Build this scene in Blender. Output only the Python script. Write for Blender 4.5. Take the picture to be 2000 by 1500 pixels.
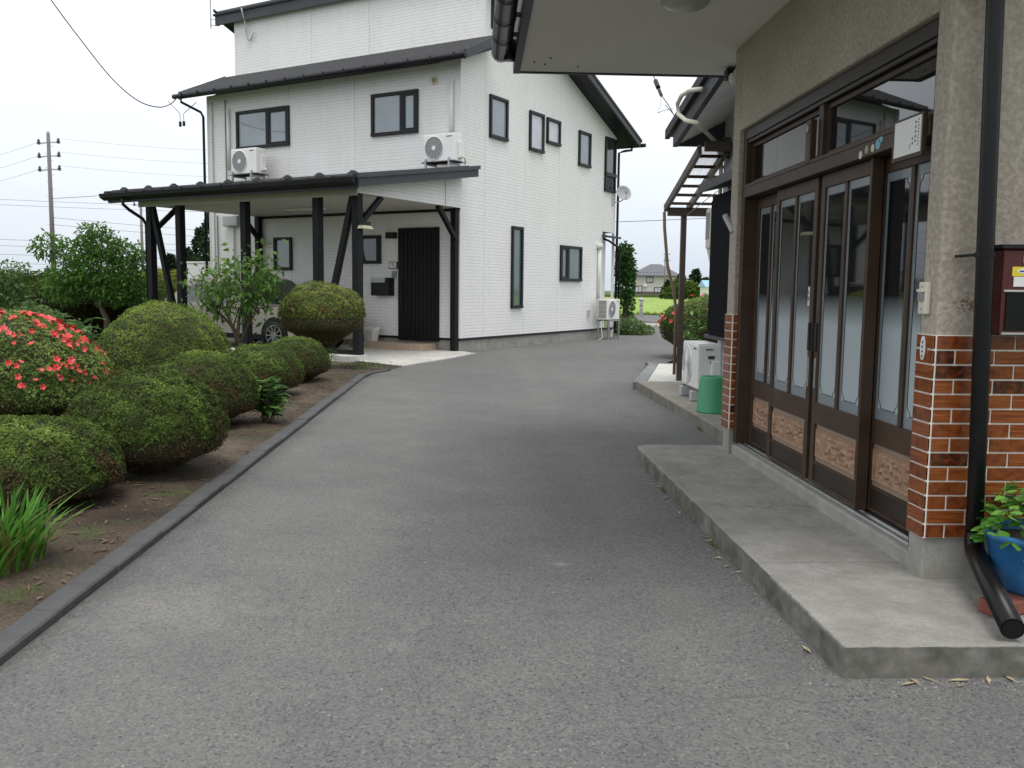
import bpy, math, random
import numpy as np
from mathutils import Vector, Matrix, noise as mnoise

for o in list(bpy.data.objects): bpy.data.objects.remove(o)
sc = bpy.context.scene
col = sc.collection
R = math.radians
rng = np.random.default_rng(7)
random.seed(7)

# ------------------------------------------------------------------ camera
cam = bpy.data.cameras.new('camera'); camo = bpy.data.objects.new('camera', cam); col.objects.link(camo)
right = Vector((0.99920217, -0.03826902, 0.01142426)); down = Vector((0.00733455, -0.10535091, -0.99440806)); fwd = Vector((0.03925858, 0.99369848, -0.10498618))
m = Matrix((( right.x, -down.x, -fwd.x, 0), (right.y, -down.y, -fwd.y, 0), (right.z, -down.z, -fwd.z, 1.35), (0, 0, 0, 1)))
camo.matrix_world = m
cam.sensor_width = 36; cam.lens = 1757.37/2000*36
cam.clip_start = .05; cam.clip_end = 3000
sc.camera = camo

# ------------------------------------------------------------------ sky and light (bright overcast)
SUN_EL, SUN_AZ = R(70), R(172)       # azimuth from +Y clockwise
w = bpy.data.worlds.new('World'); sc.world = w; w.use_nodes = True
nt = w.node_tree; nt.nodes.clear()
out = nt.nodes.new('ShaderNodeOutputWorld')
sky = nt.nodes.new('ShaderNodeTexSky'); sky.sky_type = 'NISHITA'; sky.sun_disc = False
sky.sun_elevation = SUN_EL; sky.sun_rotation = SUN_AZ; sky.dust_density = 3.0; sky.air_density = 1.0
hs = nt.nodes.new('ShaderNodeHueSaturation'); hs.inputs['Saturation'].default_value = .45
b1 = nt.nodes.new('ShaderNodeBackground'); b1.inputs[1].default_value = .12
nt.links.new(sky.outputs[0], hs.inputs['Color']); nt.links.new(hs.outputs[0], b1.inputs[0])
tc = nt.nodes.new('ShaderNodeTexCoord'); mp = nt.nodes.new('ShaderNodeMapping'); mp.inputs['Scale'].default_value = (1.5, 1.5, 6)
nz = nt.nodes.new('ShaderNodeTexNoise'); nz.inputs['Scale'].default_value = 1.6; nz.inputs['Detail'].default_value = 5
cr = nt.nodes.new('ShaderNodeValToRGB'); cr.color_ramp.elements[0].position = .3; cr.color_ramp.elements[1].position = .7
cr.color_ramp.elements[0].color = (.86, .89, .94, 1); cr.color_ramp.elements[1].color = (1, 1, 1, 1)
nt.links.new(tc.outputs['Generated'], mp.inputs[0]); nt.links.new(mp.outputs[0], nz.inputs['Vector']); nt.links.new(nz.outputs[0], cr.inputs[0])
b2 = nt.nodes.new('ShaderNodeBackground'); b2.inputs[1].default_value = 1.16
sx = nt.nodes.new('ShaderNodeSeparateXYZ'); nt.links.new(tc.outputs['Generated'], sx.inputs[0])
el = nt.nodes.new('ShaderNodeMapRange'); el.inputs[1].default_value = -.02; el.inputs[2].default_value = .75; el.inputs[3].default_value = 0; el.inputs[4].default_value = 1; nt.links.new(sx.outputs[2], el.inputs[0])
er = nt.nodes.new('ShaderNodeValToRGB'); er.color_ramp.elements[0].color = (.56,.61,.67,1); er.color_ramp.elements[1].color = (1.0,1.0,1.0,1); e2 = er.color_ramp.elements.new(.30); e2.color = (.88,.90,.93,1)
nt.links.new(el.outputs[0], er.inputs[0])
mu = nt.nodes.new('ShaderNodeMix'); mu.data_type = 'RGBA'; mu.blend_type = 'MULTIPLY'; mu.inputs[0].default_value = 1
nt.links.new(cr.outputs[0], mu.inputs[6]); nt.links.new(er.outputs[0], mu.inputs[7]); nt.links.new(mu.outputs[2], b2.inputs[0])
mx = nt.nodes.new('ShaderNodeMixShader'); mx.inputs[0].default_value = .82
nt.links.new(b1.outputs[0], mx.inputs[1]); nt.links.new(b2.outputs[0], mx.inputs[2]); nt.links.new(mx.outputs[0], out.inputs[0])
sl = bpy.data.lights.new('sun', 'SUN'); sl.energy = 1.25; sl.angle = R(25); sl.color = (1, .97, .93)
so = bpy.data.objects.new('sun', sl); col.objects.link(so)
sd = Vector((math.sin(SUN_AZ)*math.cos(SUN_EL), math.cos(SUN_AZ)*math.cos(SUN_EL), math.sin(SUN_EL)))
so.rotation_euler = sd.to_track_quat('Z', 'Y').to_euler(); so.location = sd*30
sc.view_settings.view_transform = 'Standard'; sc.view_settings.look = 'None'; sc.view_settings.exposure = .36; sc.view_settings.gamma = 1

# ------------------------------------------------------------------ material helpers
class NT:
    def __init__(s, name):
        s.m = bpy.data.materials.new(name); s.m.use_nodes = True; s.t = s.m.node_tree; s.t.nodes.clear()
        s.out = s.n('ShaderNodeOutputMaterial'); s.b = s.n('ShaderNodeBsdfPrincipled'); s.l(s.b.outputs[0], s.out.inputs[0])
    def n(s, t, **k):
        x = s.t.nodes.new(t)
        for a, v in k.items(): setattr(x, a, v)
        return x
    def l(s, a, b): s.t.links.new(a, b)
    def co(s, kind='Object'): return s.n('ShaderNodeTexCoord').outputs[kind]
    def noise(s, scale, detail=4, vec=None, rough=.55, dist=0):
        x = s.n('ShaderNodeTexNoise'); x.inputs['Scale'].default_value = scale; x.inputs['Detail'].default_value = detail; x.inputs['Roughness'].default_value = rough; x.inputs['Distortion'].default_value = dist
        s.l(vec if vec is not None else s.co(), x.inputs['Vector']); return x.outputs[0]
    def ramp(s, f, stops):
        x = s.n('ShaderNodeValToRGB'); e = x.color_ramp.elements
        while len(e) < len(stops): e.new(.5)
        for i, (p, c) in enumerate(stops): e[i].position = p; e[i].color = (*c, 1) if len(c) == 3 else c
        s.l(f, x.inputs[0]); return x.outputs[0]
    def mix(s, f, a, b, mode='MIX'):
        x = s.n('ShaderNodeMix', data_type='RGBA', blend_type=mode)
        for i, v in ((0, f), (6, a), (7, b)):
            if isinstance(v, (int, float)): x.inputs[i].default_value = v
            elif isinstance(v, tuple): x.inputs[i].default_value = (*v[:3], 1)
            else: s.l(v, x.inputs[i])
        return x.outputs[2]
    def math(s, op, a, b=0, c=None):
        x = s.n('ShaderNodeMath', operation=op)
        for i, v in enumerate((a, b) if c is None else (a, b, c)):
            if isinstance(v, (int, float)): x.inputs[i].default_value = v
            else: s.l(v, x.inputs[i])
        return x.outputs[0]
    def bump(s, h, strength=.3, dist=.01, normal=None):
        x = s.n('ShaderNodeBump'); x.inputs['Strength'].default_value = strength; x.inputs['Distance'].default_value = dist
        s.l(h, x.inputs['Height'])
        if normal is not None: s.l(normal, x.inputs['Normal'])
        s.l(x.outputs[0], s.b.inputs['Normal']); return x.outputs[0]
    def xyz(s, kind='Object'):
        x = s.n('ShaderNodeSeparateXYZ'); s.l(s.co(kind), x.inputs[0]); return x.outputs
    def comb(s, a, b, c=0):
        x = s.n('ShaderNodeCombineXYZ')
        for i, v in enumerate((a, b, c)):
            if isinstance(v, (int, float)): x.inputs[i].default_value = v
            else: s.l(v, x.inputs[i])
        return x.outputs[0]
    def setc(s, c):
        if isinstance(c, tuple): s.b.inputs['Base Color'].default_value = (*c[:3], 1)
        else: s.l(c, s.b.inputs['Base Color'])
    def rough(s, r):
        if isinstance(r, (int, float)): s.b.inputs['Roughness'].default_value = r
        else: s.l(r, s.b.inputs['Roughness'])

def mat(name, c, rough=.6, var=.12, scale=4, bump=0, bscale=60, metal=0, ior=1.45, dist=.004):
    n = NT(name)
    lo = tuple(v*(1-var) for v in c); hi = tuple(min(1, v*(1+var)) for v in c)
    n.setc(n.ramp(n.noise(scale, 6), [(.3, lo), (.7, hi)])); n.rough(rough)
    n.b.inputs['Metallic'].default_value = metal; n.b.inputs['IOR'].default_value = ior
    if bump: n.bump(n.noise(bscale, 4), bump, dist)
    return n.m

def leafmat(name, stops, rough=.5, trans=.25):
    n = NT(name); a = n.n('ShaderNodeAttribute', attribute_name='tint')
    c = n.ramp(a.outputs['Fac'], stops); n.setc(c); n.rough(rough+.1); n.b.inputs['IOR'].default_value = 1.22
    t = n.n('ShaderNodeBsdfTranslucent'); n.l(c, t.inputs[0])
    mixs = n.n('ShaderNodeMixShader'); mixs.inputs[0].default_value = trans
    n.l(n.b.outputs[0], mixs.inputs[1]); n.l(t.outputs[0], mixs.inputs[2]); n.l(mixs.outputs[0], n.out.inputs[0])
    return n.m

# ------------------------------------------------------------------ mesh helpers
class MB:
    def __init__(s): s.v = []; s.f = []
    def add(s, vs, fs):
        o = len(s.v); s.v += [tuple(v) for v in vs]; s.f += [tuple(i+o for i in f) for f in fs]; return s
    def box(s, x0, x1, y0, y1, z0, z1):
        return s.add([(x0,y0,z0),(x1,y0,z0),(x1,y1,z0),(x0,y1,z0),(x0,y0,z1),(x1,y0,z1),(x1,y1,z1),(x0,y1,z1)],
                     [(3,2,1,0),(4,5,6,7),(0,1,5,4),(1,2,6,5),(2,3,7,6),(3,0,4,7)])
    def hexa(s, b, t):       # 4 bottom, 4 top points
        return s.add(list(b)+list(t), [(3,2,1,0),(4,5,6,7),(0,1,5,4),(1,2,6,5),(2,3,7,6),(3,0,4,7)])
    def bar(s, p, q, w, h, up=(0,0,1)):
        p, q = Vector(p), Vector(q); d = (q-p).normalized(); up = Vector(up)
        if abs(d.dot(up)) > .99: up = Vector((1,0,0))
        a = d.cross(up).normalized()*w/2; b = a.cross(d).normalized()*h/2
        if b.length < 1e-9: b = Vector((0,0,h/2))
        return s.hexa([p-a-b, p+a-b, p+a+b, p-a+b], [q-a-b, q+a-b, q+a+b, q-a+b])
    def tube(s, pts, r, n=8, caps=True):
        pts = [Vector(p) for p in pts]; k = len(pts); rs = r if isinstance(r, (list, tuple)) else [r]*k
        o = len(s.v); ref = None
        for i, p in enumerate(pts):
            d = (pts[min(i+1, k-1)]-pts[max(i-1, 0)]).normalized()
            if ref is None: ref = Vector((0,0,1)) if abs(d.z) < .9 else Vector((1,0,0))
            a = (ref-d*ref.dot(d)).normalized(); b = d.cross(a); ref = a
            for j in range(n):
                t = 2*math.pi*j/n; s.v.append(tuple(p+(a*math.cos(t)+b*math.sin(t))*rs[i]))
        for i in range(k-1):
            for j in range(n):
                j2 = (j+1) % n; s.f.append((o+i*n+j, o+i*n+j2, o+(i+1)*n+j2, o+(i+1)*n+j))
        if caps: s.f.append(tuple(o+j for j in reversed(range(n)))); s.f.append(tuple(o+(k-1)*n+j for j in range(n)))
        return s
    def lathe(s, prof, cx=0, cy=0, cz=0, n=24, axis='z', caps=True):
        o = len(s.v)
        for r, z in prof:
            for j in range(n):
                t = 2*math.pi*j/n; a, b = r*math.cos(t), r*math.sin(t)
                s.v.append({'z':(cx+a, cy+b, cz+z), 'y':(cx+a, cy+z, cz+b), 'x':(cx+z, cy+a, cz+b)}[axis])
        for i in range(len(prof)-1):
            for j in range(n):
                j2 = (j+1) % n; s.f.append((o+i*n+j, o+i*n+j2, o+(i+1)*n+j2, o+(i+1)*n+j))
        if caps: s.f.append(tuple(o+j for j in reversed(range(n)))); s.f.append(tuple(o+(len(prof)-1)*n+j for j in range(n)))
        return s
    def prism(s, poly, h0, h1, axis='z'):   # polygon extruded along axis
        k = len(poly)
        def P(a, b, h): return {'z':(a,b,h), 'y':(a,h,b), 'x':(h,a,b)}[axis]
        vs = [P(a,b,h0) for a,b in poly]+[P(a,b,h1) for a,b in poly]
        fs = [tuple(reversed(range(k))), tuple(range(k,2*k))]+[(i,(i+1)%k,k+(i+1)%k,k+i) for i in range(k)]
        return s.add(vs, fs)
    def build(s, name, mt, parent=None, smooth=False, bevel=0, seg=2):
        me = bpy.data.meshes.new(name); me.from_pydata(s.v, [], s.f); me.update()
        import bmesh
        bm = bmesh.new(); bm.from_mesh(me); bmesh.ops.recalc_face_normals(bm, faces=bm.faces); bm.to_mesh(me); bm.free()
        o = bpy.data.objects.new(name, me); col.objects.link(o)
        if mt: me.materials.append(mt)
        if parent: o.parent = parent
        if smooth:
            me.polygons.foreach_set('use_smooth', [True]*len(me.polygons))
            if smooth == 'auto':
                me.polygons.foreach_set('use_smooth', [len(p.vertices) == 4 for p in me.polygons])
        if bevel:
            b = o.modifiers.new('bevel', 'BEVEL'); b.width = bevel; b.segments = seg; b.limit_method = 'ANGLE'; b.angle_limit = R(40)
        return o

def box(name, mt, parent, x0, x1, y0, y1, z0, z1, bevel=0): return MB().box(x0,x1,y0,y1,z0,z1).build(name, mt, parent, bevel=bevel)
def tag(o, label, cat, group=None, kind=None):
    o['label'] = label; o['category'] = cat
    if group: o['group'] = group
    if kind: o['kind'] = kind
    return o
def thing(name, label, cat, loc=(0,0,0), rz=0, group=None):
    o = bpy.data.objects.new(name, None); col.objects.link(o); o.location = loc; o.rotation_euler = (0,0,rz); o.empty_display_size = .1
    return tag(o, label, cat, group)
def struct(o, label, cat=None):
    o['kind'] = 'structure'; o['label'] = label
    o['category'] = cat or o.name.split('.')[0].replace('_', ' ')
    return o
def inst(src, name, parent, loc=(0,0,0), rot=(0,0,0), scale=(1,1,1), mt=None):
    o = bpy.data.objects.new(name, src.data if hasattr(src, 'data') else src); col.objects.link(o); o.parent = parent
    o.location = loc; o.rotation_euler = rot; o.scale = scale
    if mt: o.material_slots[0].link = 'OBJECT'; o.material_slots[0].material = mt
    return o
def nrm(a): return a/np.maximum(np.linalg.norm(a, axis=1, keepdims=True), 1e-9)
def leaves(name, P, D, L, tint, mt, parent=None, aspect=.4, fold=.12, kind=None, droop=0.0, nor=None, loose=.6):
    n = len(P); D = nrm(D); L = np.broadcast_to(np.asarray(L, float).reshape(-1, 1), (n, 1))
    S = nrm(np.cross(D, rng.normal(size=(n,3)) if nor is None else nor+rng.normal(size=(n,3))*loose)); Nn = np.cross(S, D)
    if nor is not None: Nn *= np.sign((Nn*nor).sum(1, keepdims=True)+1e-9)
    v = np.empty((n,4,3)); v[:,0] = P
    v[:,1] = P+D*L*.45+S*L*aspect/2+Nn*L*fold; v[:,3] = P+D*L*.45-S*L*aspect/2+Nn*L*fold
    v[:,2] = P+D*L; v[:,2,2] -= (droop*L[:,0])
    me = bpy.data.meshes.new(name); me.vertices.add(4*n); me.vertices.foreach_set('co', v.ravel())
    me.loops.add(6*n); me.polygons.add(2*n)
    b = np.arange(n)[:,None]*4
    me.loops.foreach_set('vertex_index', (b+np.array([0,1,2,0,2,3])).ravel().astype(np.int32))
    me.polygons.foreach_set('loop_start', (np.arange(2*n)*3).astype(np.int32)); me.update(calc_edges=True)
    at = me.attributes.new('tint', 'FLOAT', 'POINT'); at.data.foreach_set('value', np.repeat(np.clip(tint,0,1), 4).astype(np.float32))
    me.materials.append(mt); me.validate()
    o = bpy.data.objects.new(name, me); col.objects.link(o)
    if parent: o.parent = parent
    if kind: o['kind'] = kind
    return o
def wob(P, s, seed=0):      # cheap smooth 3-D noise, -1..1
    q = P*s+seed*7.13
    return (np.sin(q[:,0]*1.7+1.3*np.sin(q[:,1]*1.1+q[:,2]))+np.sin(q[:,1]*1.9+1.1*np.sin(q[:,2]*1.3+q[:,0]))+np.sin(q[:,2]*2.1+1.2*np.sin(q[:,0]*.9+q[:,1])))/3

# ------------------------------------------------------------------ materials
def m_asphalt():
    n = NT('asphalt'); p = n.co()
    v = n.n('ShaderNodeTexVoronoi'); v.inputs['Scale'].default_value = 112; n.l(p, v.inputs['Vector'])
    st = n.ramp(v.outputs['Color'], [(.0,(.055,.057,.066)),(.2,(.135,.135,.136)),(.5,(.182,.179,.172)),(.8,(.212,.208,.197)),(1,(.29,.284,.268))])
    fine = n.ramp(n.noise(260, 2), [(.35,(.84,.84,.84)),(.65,(1.12,1.12,1.12))])
    c = n.mix(.8, st, fine, 'MULTIPLY')
    big = n.ramp(n.noise(.42, 4, dist=.6), [(.34,(.90,.905,.91)),(.52,(1.0,1.0,1.0)),(.72,(1.12,1.11,1.09))])
    c = n.mix(1.0, c, big, 'MULTIPLY')
    mid = n.ramp(n.noise(2.6, 6), [(.36,(.91,.915,.92)),(.68,(1.07,1.065,1.06))])
    c = n.mix(1.0, c, mid, 'MULTIPLY')
    trk = n.math('ABSOLUTE', n.math('SUBTRACT', n.math('ABSOLUTE', n.math('SUBTRACT', n.xyz()[0], n.math('MULTIPLY', n.math('SUBTRACT', n.noise(.25, 2), .35), .6))), .72))
    c = n.mix(1.0, c, n.ramp(trk, [(.0,(1.07,1.065,1.055)),(.3,(1,1,1))]), 'MULTIPLY')
    spots = n.ramp(n.noise(1.5, 2, dist=.4), [(.70,(1,1,1)),(.78,(.62,.62,.63))])
    c = n.mix(1.0, c, spots, 'MULTIPLY')
    x = n.xyz()
    # pale dusty band beside the kerb, darker patched strip on the right
    dust = n.math('MULTIPLY', n.ramp(n.math('ABSOLUTE', n.math('ADD', x[0], 1.0)), [(0,(1,1,1)),(.75,(0,0,0))]), n.ramp(n.noise(1.2, 5), [(.35,(0,0,0)),(.7,(1,1,1))]))
    c = n.mix(n.math('MULTIPLY', dust, .22), c, (.30,.29,.265))
    c = n.mix(1.0, c, (.76,.76,.755), 'MULTIPLY')
    edge = n.ramp(n.math('ADD', n.math('ADD', x[0], 1.66), n.math('MULTIPLY', n.math('SUBTRACT', n.noise(3.5, 5), .5), .25)), [(.0,(.72,.72,.71)),(.16,(1,1,1))])
    c = n.mix(1.0, c, edge, 'MULTIPLY')
    c = n.mix(n.math('MULTIPLY', n.ramp(n.noise(34, 2), [(.72,(0,0,0)),(.76,(1,1,1))]), .5), c, (.48,.47,.44))
    for ax, pos, amp, lo, hi in ((1,2.86,.5,.7,1.4),(0,-.2,1.2,2.5,5.5),(1,10.4,.9,-1.5,2.2)):
        dd = n.math('ABSOLUTE', n.math('SUBTRACT', n.math('ADD', x[ax], n.math('MULTIPLY', n.math('SUBTRACT', n.noise(1.4, 6), .5), amp)), pos))
        o_ = x[1-ax]; msk = n.math('MULTIPLY', n.math('GREATER_THAN', o_, lo), n.math('LESS_THAN', o_, hi))
        c = n.mix(n.math('MULTIPLY', n.ramp(dd, [(.001,(.55,.55,.55)),(.005,(0,0,0))]), msk), c, (.045,.045,.045))
    wn = n.noise(7, 8, rough=.75); gr_ = n.ramp(n.noise(48, 4), [(.38,(.25,.25,.25)),(.62,(1,1,1))])
    for sx, sy, r_, cc, k_ in ((.13,4.36,.16,(.085,.085,.09),.6),(.29,2.86,.11,(.09,.09,.095),.45),(.42,4.32,.05,(.42,.40,.36),.5),(-.62,3.12,.14,(.085,.085,.09),.45),(.1,8.1,.35,(.10,.10,.105),.4),(-.30,3.3,.09,(.30,.29,.275),.35),(-1.25,3.7,.45,(.33,.315,.29),.45),(-1.1,5.6,.6,(.27,.265,.25),.3),(1.0,9.0,.5,(.105,.105,.11),.45)):
        dx_ = n.math('SUBTRACT', x[0], sx); dy_ = n.math('SUBTRACT', x[1], sy)
        dd = n.math('SQRT', n.math('ADD', n.math('MULTIPLY', dx_, dx_), n.math('MULTIPLY', dy_, dy_)))
        dd = n.math('ADD', n.math('DIVIDE', dd, r_), n.math('MULTIPLY', n.math('SUBTRACT', wn, .5), 2.4))
        c = n.mix(n.math('MULTIPLY', n.math('MULTIPLY', n.ramp(dd, [(.1,(1,1,1)),(1.0,(0,0,0))]), gr_), k_), c, cc)
    n.setc(c); n.rough(.82); n.b.inputs['IOR'].default_value = 1.5
    h = n.math('ADD', n.math('MULTIPLY', v.outputs['Distance'], -1.0), n.math('MULTIPLY', n.noise(14, 4), .6))
    n.bump(h, .4, .005); return n.m
def m_concrete(name, c, moss=0, cracks=(), rough=.85):
    n = NT(name); p = n.co(); x = n.xyz()
    k = n.ramp(n.noise(1.3, 6, dist=.5), [(.3, tuple(v*.84 for v in c)), (.5, c), (.72, tuple(min(1,v*1.12) for v in c))])
    k = n.mix(1.0, k, n.ramp(n.noise(90, 3), [(.3,(.86,.86,.86)),(.7,(1.1,1.1,1.1))]), 'MULTIPLY')
    k = n.mix(1.0, k, n.ramp(n.noise(6, 5), [(.34,(.8,.79,.76)),(.6,(1,1,1))]), 'MULTIPLY')
    for ax, pos, amp in cracks:
        d = n.math('ABSOLUTE', n.math('SUBTRACT', n.math('ADD', x[ax], n.math('MULTIPLY', n.math('SUBTRACT', n.noise(2.2, 5), .5), amp)), pos))
        k = n.mix(n.ramp(d, [(.0015,(.85,.85,.85)),(.0045,(0,0,0))]), k, (.07,.065,.055))
    if moss:
        g = n.n('ShaderNodeNewGeometry'); sp = n.n('ShaderNodeSeparateXYZ'); n.l(g.outputs['Normal'], sp.inputs[0])
        side = n.math('SUBTRACT', 1, n.math('ABSOLUTE', sp.outputs[2]))
        f = n.math('MULTIPLY', side, n.ramp(n.noise(5, 6), [(.3,(.45,.45,.45)),(.6,(1,1,1))]))
        k = n.mix(n.math('MULTIPLY', f, moss), k, n.ramp(n.noise(14, 5), [(.35,(.022,.025,.015)),(.65,(.085,.078,.052))]))
    n.setc(k); n.rough(rough); n.bump(n.noise(120, 5), .3, .003); return n.m
def m_siding():
    n = NT('white_siding'); x = n.xyz()
    uv = n.comb(n.math('ADD', x[0], x[1]), x[2], 0)
    d = n.n('ShaderNodeTexNoise'); d.inputs['Scale'].default_value = 5.5; d.inputs['Detail'].default_value = 3; n.l(uv, d.inputs['Vector'])
    vm = n.n('ShaderNodeVectorMath', operation='MULTIPLY_ADD'); n.l(d.outputs['Color'], vm.inputs[0]); vm.inputs[1].default_value = (.10,.034,0); n.l(uv, vm.inputs[2])
    b = n.n('ShaderNodeTexBrick', offset=.37, squash=1.3, squash_frequency=3); n.l(vm.outputs[0], b.inputs['Vector'])
    b.inputs['Scale'].default_value = 1; b.inputs['Brick Width'].default_value = .30; b.inputs['Row Height'].default_value = .0705; b.inputs['Mortar Size'].default_value = .009; b.inputs['Mortar Smooth'].default_value = 1.0
    b.inputs['Color1'].default_value = (1,1,1,1); b.inputs['Color2'].default_value = (.7,.7,.7,1); b.inputs['Mortar'].default_value = (0,0,0,1)
    c = n.ramp(b.outputs['Fac'], [(0,(.835,.83,.815)),(1,(.67,.665,.65))])
    c = n.mix(1.0, c, n.ramp(n.noise(1.1, 5), [(.3,(.95,.95,.94)),(.7,(1.0,1.0,1.0))]), 'MULTIPLY')
    sv = n.n('ShaderNodeVectorMath', operation='MULTIPLY'); n.l(uv, sv.inputs[0]); sv.inputs[1].default_value = (5,.35,1)
    c = n.mix(1.0, c, n.ramp(n.noise(1.0, 5, sv.outputs[0]), [(.36,(.975,.972,.965)),(.58,(1,1,1))]), 'MULTIPLY')
    n.setc(c); n.rough(.55)
    h = n.math('ADD', b.outputs['Color'], n.math('MULTIPLY', n.noise(30, 4, uv), .7))
    n.bump(h, .42, .009); return n.m
def m_plaster():
    n = NT('beige_stucco'); x = n.xyz()
    c = n.ramp(n.noise(2.2, 6), [(.3,(.355,.315,.26)),(.7,(.44,.395,.335))])
    c = n.mix(1.0, c, n.ramp(n.noise(42, 3), [(.38,(.84,.83,.80)),(.55,(1,1,1)),(.72,(1.22,1.2,1.16))]), 'MULTIPLY')
    # rust bleed where the old bracket sat
    dx = n.math('SUBTRACT', x[0], 2.05); dz = n.math('SUBTRACT', x[2], 1.305)
    d = n.math('SQRT', n.math('ADD', n.math('MULTIPLY', dx, dx), n.math('MULTIPLY', n.math('MULTIPLY', dz, dz), 3.0)))
    f = n.math('MULTIPLY', n.ramp(d, [(.03,(1,1,1)),(.07,(0,0,0))]), n.ramp(n.noise(60, 3), [(.5,(0,0,0)),(.57,(1,1,1))]))
    c = n.mix(n.math('MULTIPLY', f, .85), c, (.16,.045,.02))
    n.setc(c); n.rough(.9)
    h = n.math('ADD', n.noise(40, 2), n.math('MULTIPLY', n.noise(150, 3), .25))
    n.bump(h, .6, .014); return n.m
def m_glass(name, base, rough=.03, ior=1.9):
    n = NT(name); n.setc(n.ramp(n.noise(1.3, 2), [(.3, tuple(v*.85 for v in base)), (.7, tuple(v*1.15 for v in base))])); n.rough(rough); n.b.inputs['IOR'].default_value = ior
    n.bump(n.noise(.9, 1), .04, .02); return n.m
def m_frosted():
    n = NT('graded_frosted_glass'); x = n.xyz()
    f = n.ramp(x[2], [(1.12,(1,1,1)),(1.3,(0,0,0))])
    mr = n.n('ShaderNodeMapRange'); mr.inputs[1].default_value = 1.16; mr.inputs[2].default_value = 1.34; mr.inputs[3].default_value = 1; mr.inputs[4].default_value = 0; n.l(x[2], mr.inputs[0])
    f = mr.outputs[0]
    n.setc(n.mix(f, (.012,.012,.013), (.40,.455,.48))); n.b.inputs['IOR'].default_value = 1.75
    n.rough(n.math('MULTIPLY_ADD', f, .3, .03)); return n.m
def m_tile(name, kind):
    n = NT(name); inf = n.n('ShaderNodeObjectInfo'); p = n.co(); x = n.xyz()
    off = n.n('ShaderNodeVectorMath', operation='ADD'); n.l(p, off.inputs[0]); n.l(inf.outputs['Location'], off.inputs[1]); v = off.outputs[0]
    if kind == 'streak':
        s2 = n.n('ShaderNodeVectorMath', operation='MULTIPLY'); n.l(v, s2.inputs[0]); s2.inputs[1].default_value = (6,6,120)
        c = n.ramp(n.noise(1, 3, s2.outputs[0]), [(.3,(.13,.031,.009)),(.5,(.235,.064,.016)),(.68,(.33,.105,.028))])
    elif kind == 'dark':
        c = n.ramp(n.noise(38, 4, v, dist=.5), [(.38,(.014,.007,.005)),(.52,(.075,.017,.007)),(.66,(.17,.042,.012))])
    else:
        c = n.ramp(n.noise(24, 5, v, dist=.4), [(.33,(.09,.021,.008)),(.5,(.195,.050,.014)),(.7,(.27,.080,.022))])
    n.setc(n.mix(n.math('MULTIPLY', inf.outputs['Random'], .22), c, (.16,.048,.018))); n.rough(.2); n.bump(n.noise(45, 3, v), .12, .002); return n.m
def m_terracotta():
    n = NT('carved_panel'); n.setc(n.ramp(n.noise(22, 4), [(.3,(.27,.155,.095)),(.7,(.40,.245,.155))])); n.rough(.6); return n.m

FROSTB = mat('frosted_border_glass', (.21,.245,.265), .25, .05); ASPH = m_asphalt(); SIDE = m_siding(); PLAS = m_plaster(); FROST = m_frosted()
CONC = m_concrete('step_concrete', (.305,.297,.275), .8, ((1,3.93,.35),(1,5.05,.5)))
CONC2 = m_concrete('plain_concrete', (.40,.39,.36), .25)
CONCD = m_concrete('old_concrete', (.27,.255,.22), .45)
CONCW = m_concrete('pale_concrete', (.58,.57,.53), .1)
KERB = m_concrete('kerb_concrete', (.085,.085,.087), .35)
BLK = mat('charcoal_metal', (.011,.011,.014), .45, .15, ior=1.35)
BLKP = mat('black_wood_paint', (.0065,.0065,.008), .55, .2, 12, .15, 30, ior=1.3)
GREYM = mat('slate_grey_metal', (.055,.057,.066), .5, .1, ior=1.35)
ROOF = mat('slate_roof_metal', (.10,.098,.10), .5, .15, 9, .1, 50)
SOFF = mat('cream_soffit', (.75,.735,.69), .8, .05, 1.2, .1, 90)
SOFFW = mat('white_soffit', (.52,.51,.48), .7, .05, 2)
PVCB = mat('gloss_black_pvc', (.005,.005,.006), .3, .3, 8, ior=1.35)
BRN = mat('bronze_aluminium', (.062,.038,.025), .48, .2, 6, ior=1.35)
BRND = mat('dark_bronze_panel', (.034,.026,.021), .42, .2, 5, ior=1.35)
BRNL = mat('brown_post', (.075,.052,.040), .45, .15, 6)
WHT = mat('white_plastic', (.74,.74,.71), .4, .04)
OFFW = mat('ivory_plastic', (.62,.59,.49), .45, .06)
LGREY = mat('light_grey_metal', (.42,.43,.44), .45, .08)
MGREY = mat('mid_grey_metal', (.22,.225,.235), .45, .1)
STEEL = mat('galvanised_steel', (.38,.39,.40), .35, .15, 14, 0, 60, .8)
SILVER = mat('silver_sill', (.55,.55,.54), .28, .1, 8, 0, 60, .9)
GLASSU = m_glass('grey_window_glass', (.23,.27,.295)); GLASSD = m_glass('dark_window_glass', (.035,.042,.042)); GLASSG = m_glass('greenish_window_glass', (.085,.12,.11), .06)
GLASSB = m_glass('transom_glass', (.010,.010,.011), .015, 2.0)
GLASSW = m_glass('pale_window_glass', (.50,.51,.56), .06)
GROUT = mat('cream_grout', (.78,.75,.66), .85, .08, 20, .2, 200)
TS, TD, TP = m_tile('streaked_brown_tile','streak'), m_tile('dark_mottled_tile','dark'), m_tile('brown_mottled_tile','plain')
TERR = m_terracotta(); TERRB = mat('panel_border', (.30,.215,.16), .5, .08)
BEIGET = mat('beige_floor_tile', (.46,.34,.25), .5, .12, 5)
FARB = mat('grille_dark', (.05,.05,.05), .6, .1)
WOOD = mat('bark', (.10,.075,.055), .9, .3, 18, .6, 40, dist=.01)
RED = mat('maroon_enamel', (.075,.012,.012), .3, .1)
YEL = mat('yellow_sticker', (.72,.58,.03), .45, .04)
PRINT = mat('print_ink', (.05,.05,.06), .6, .1)
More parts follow.
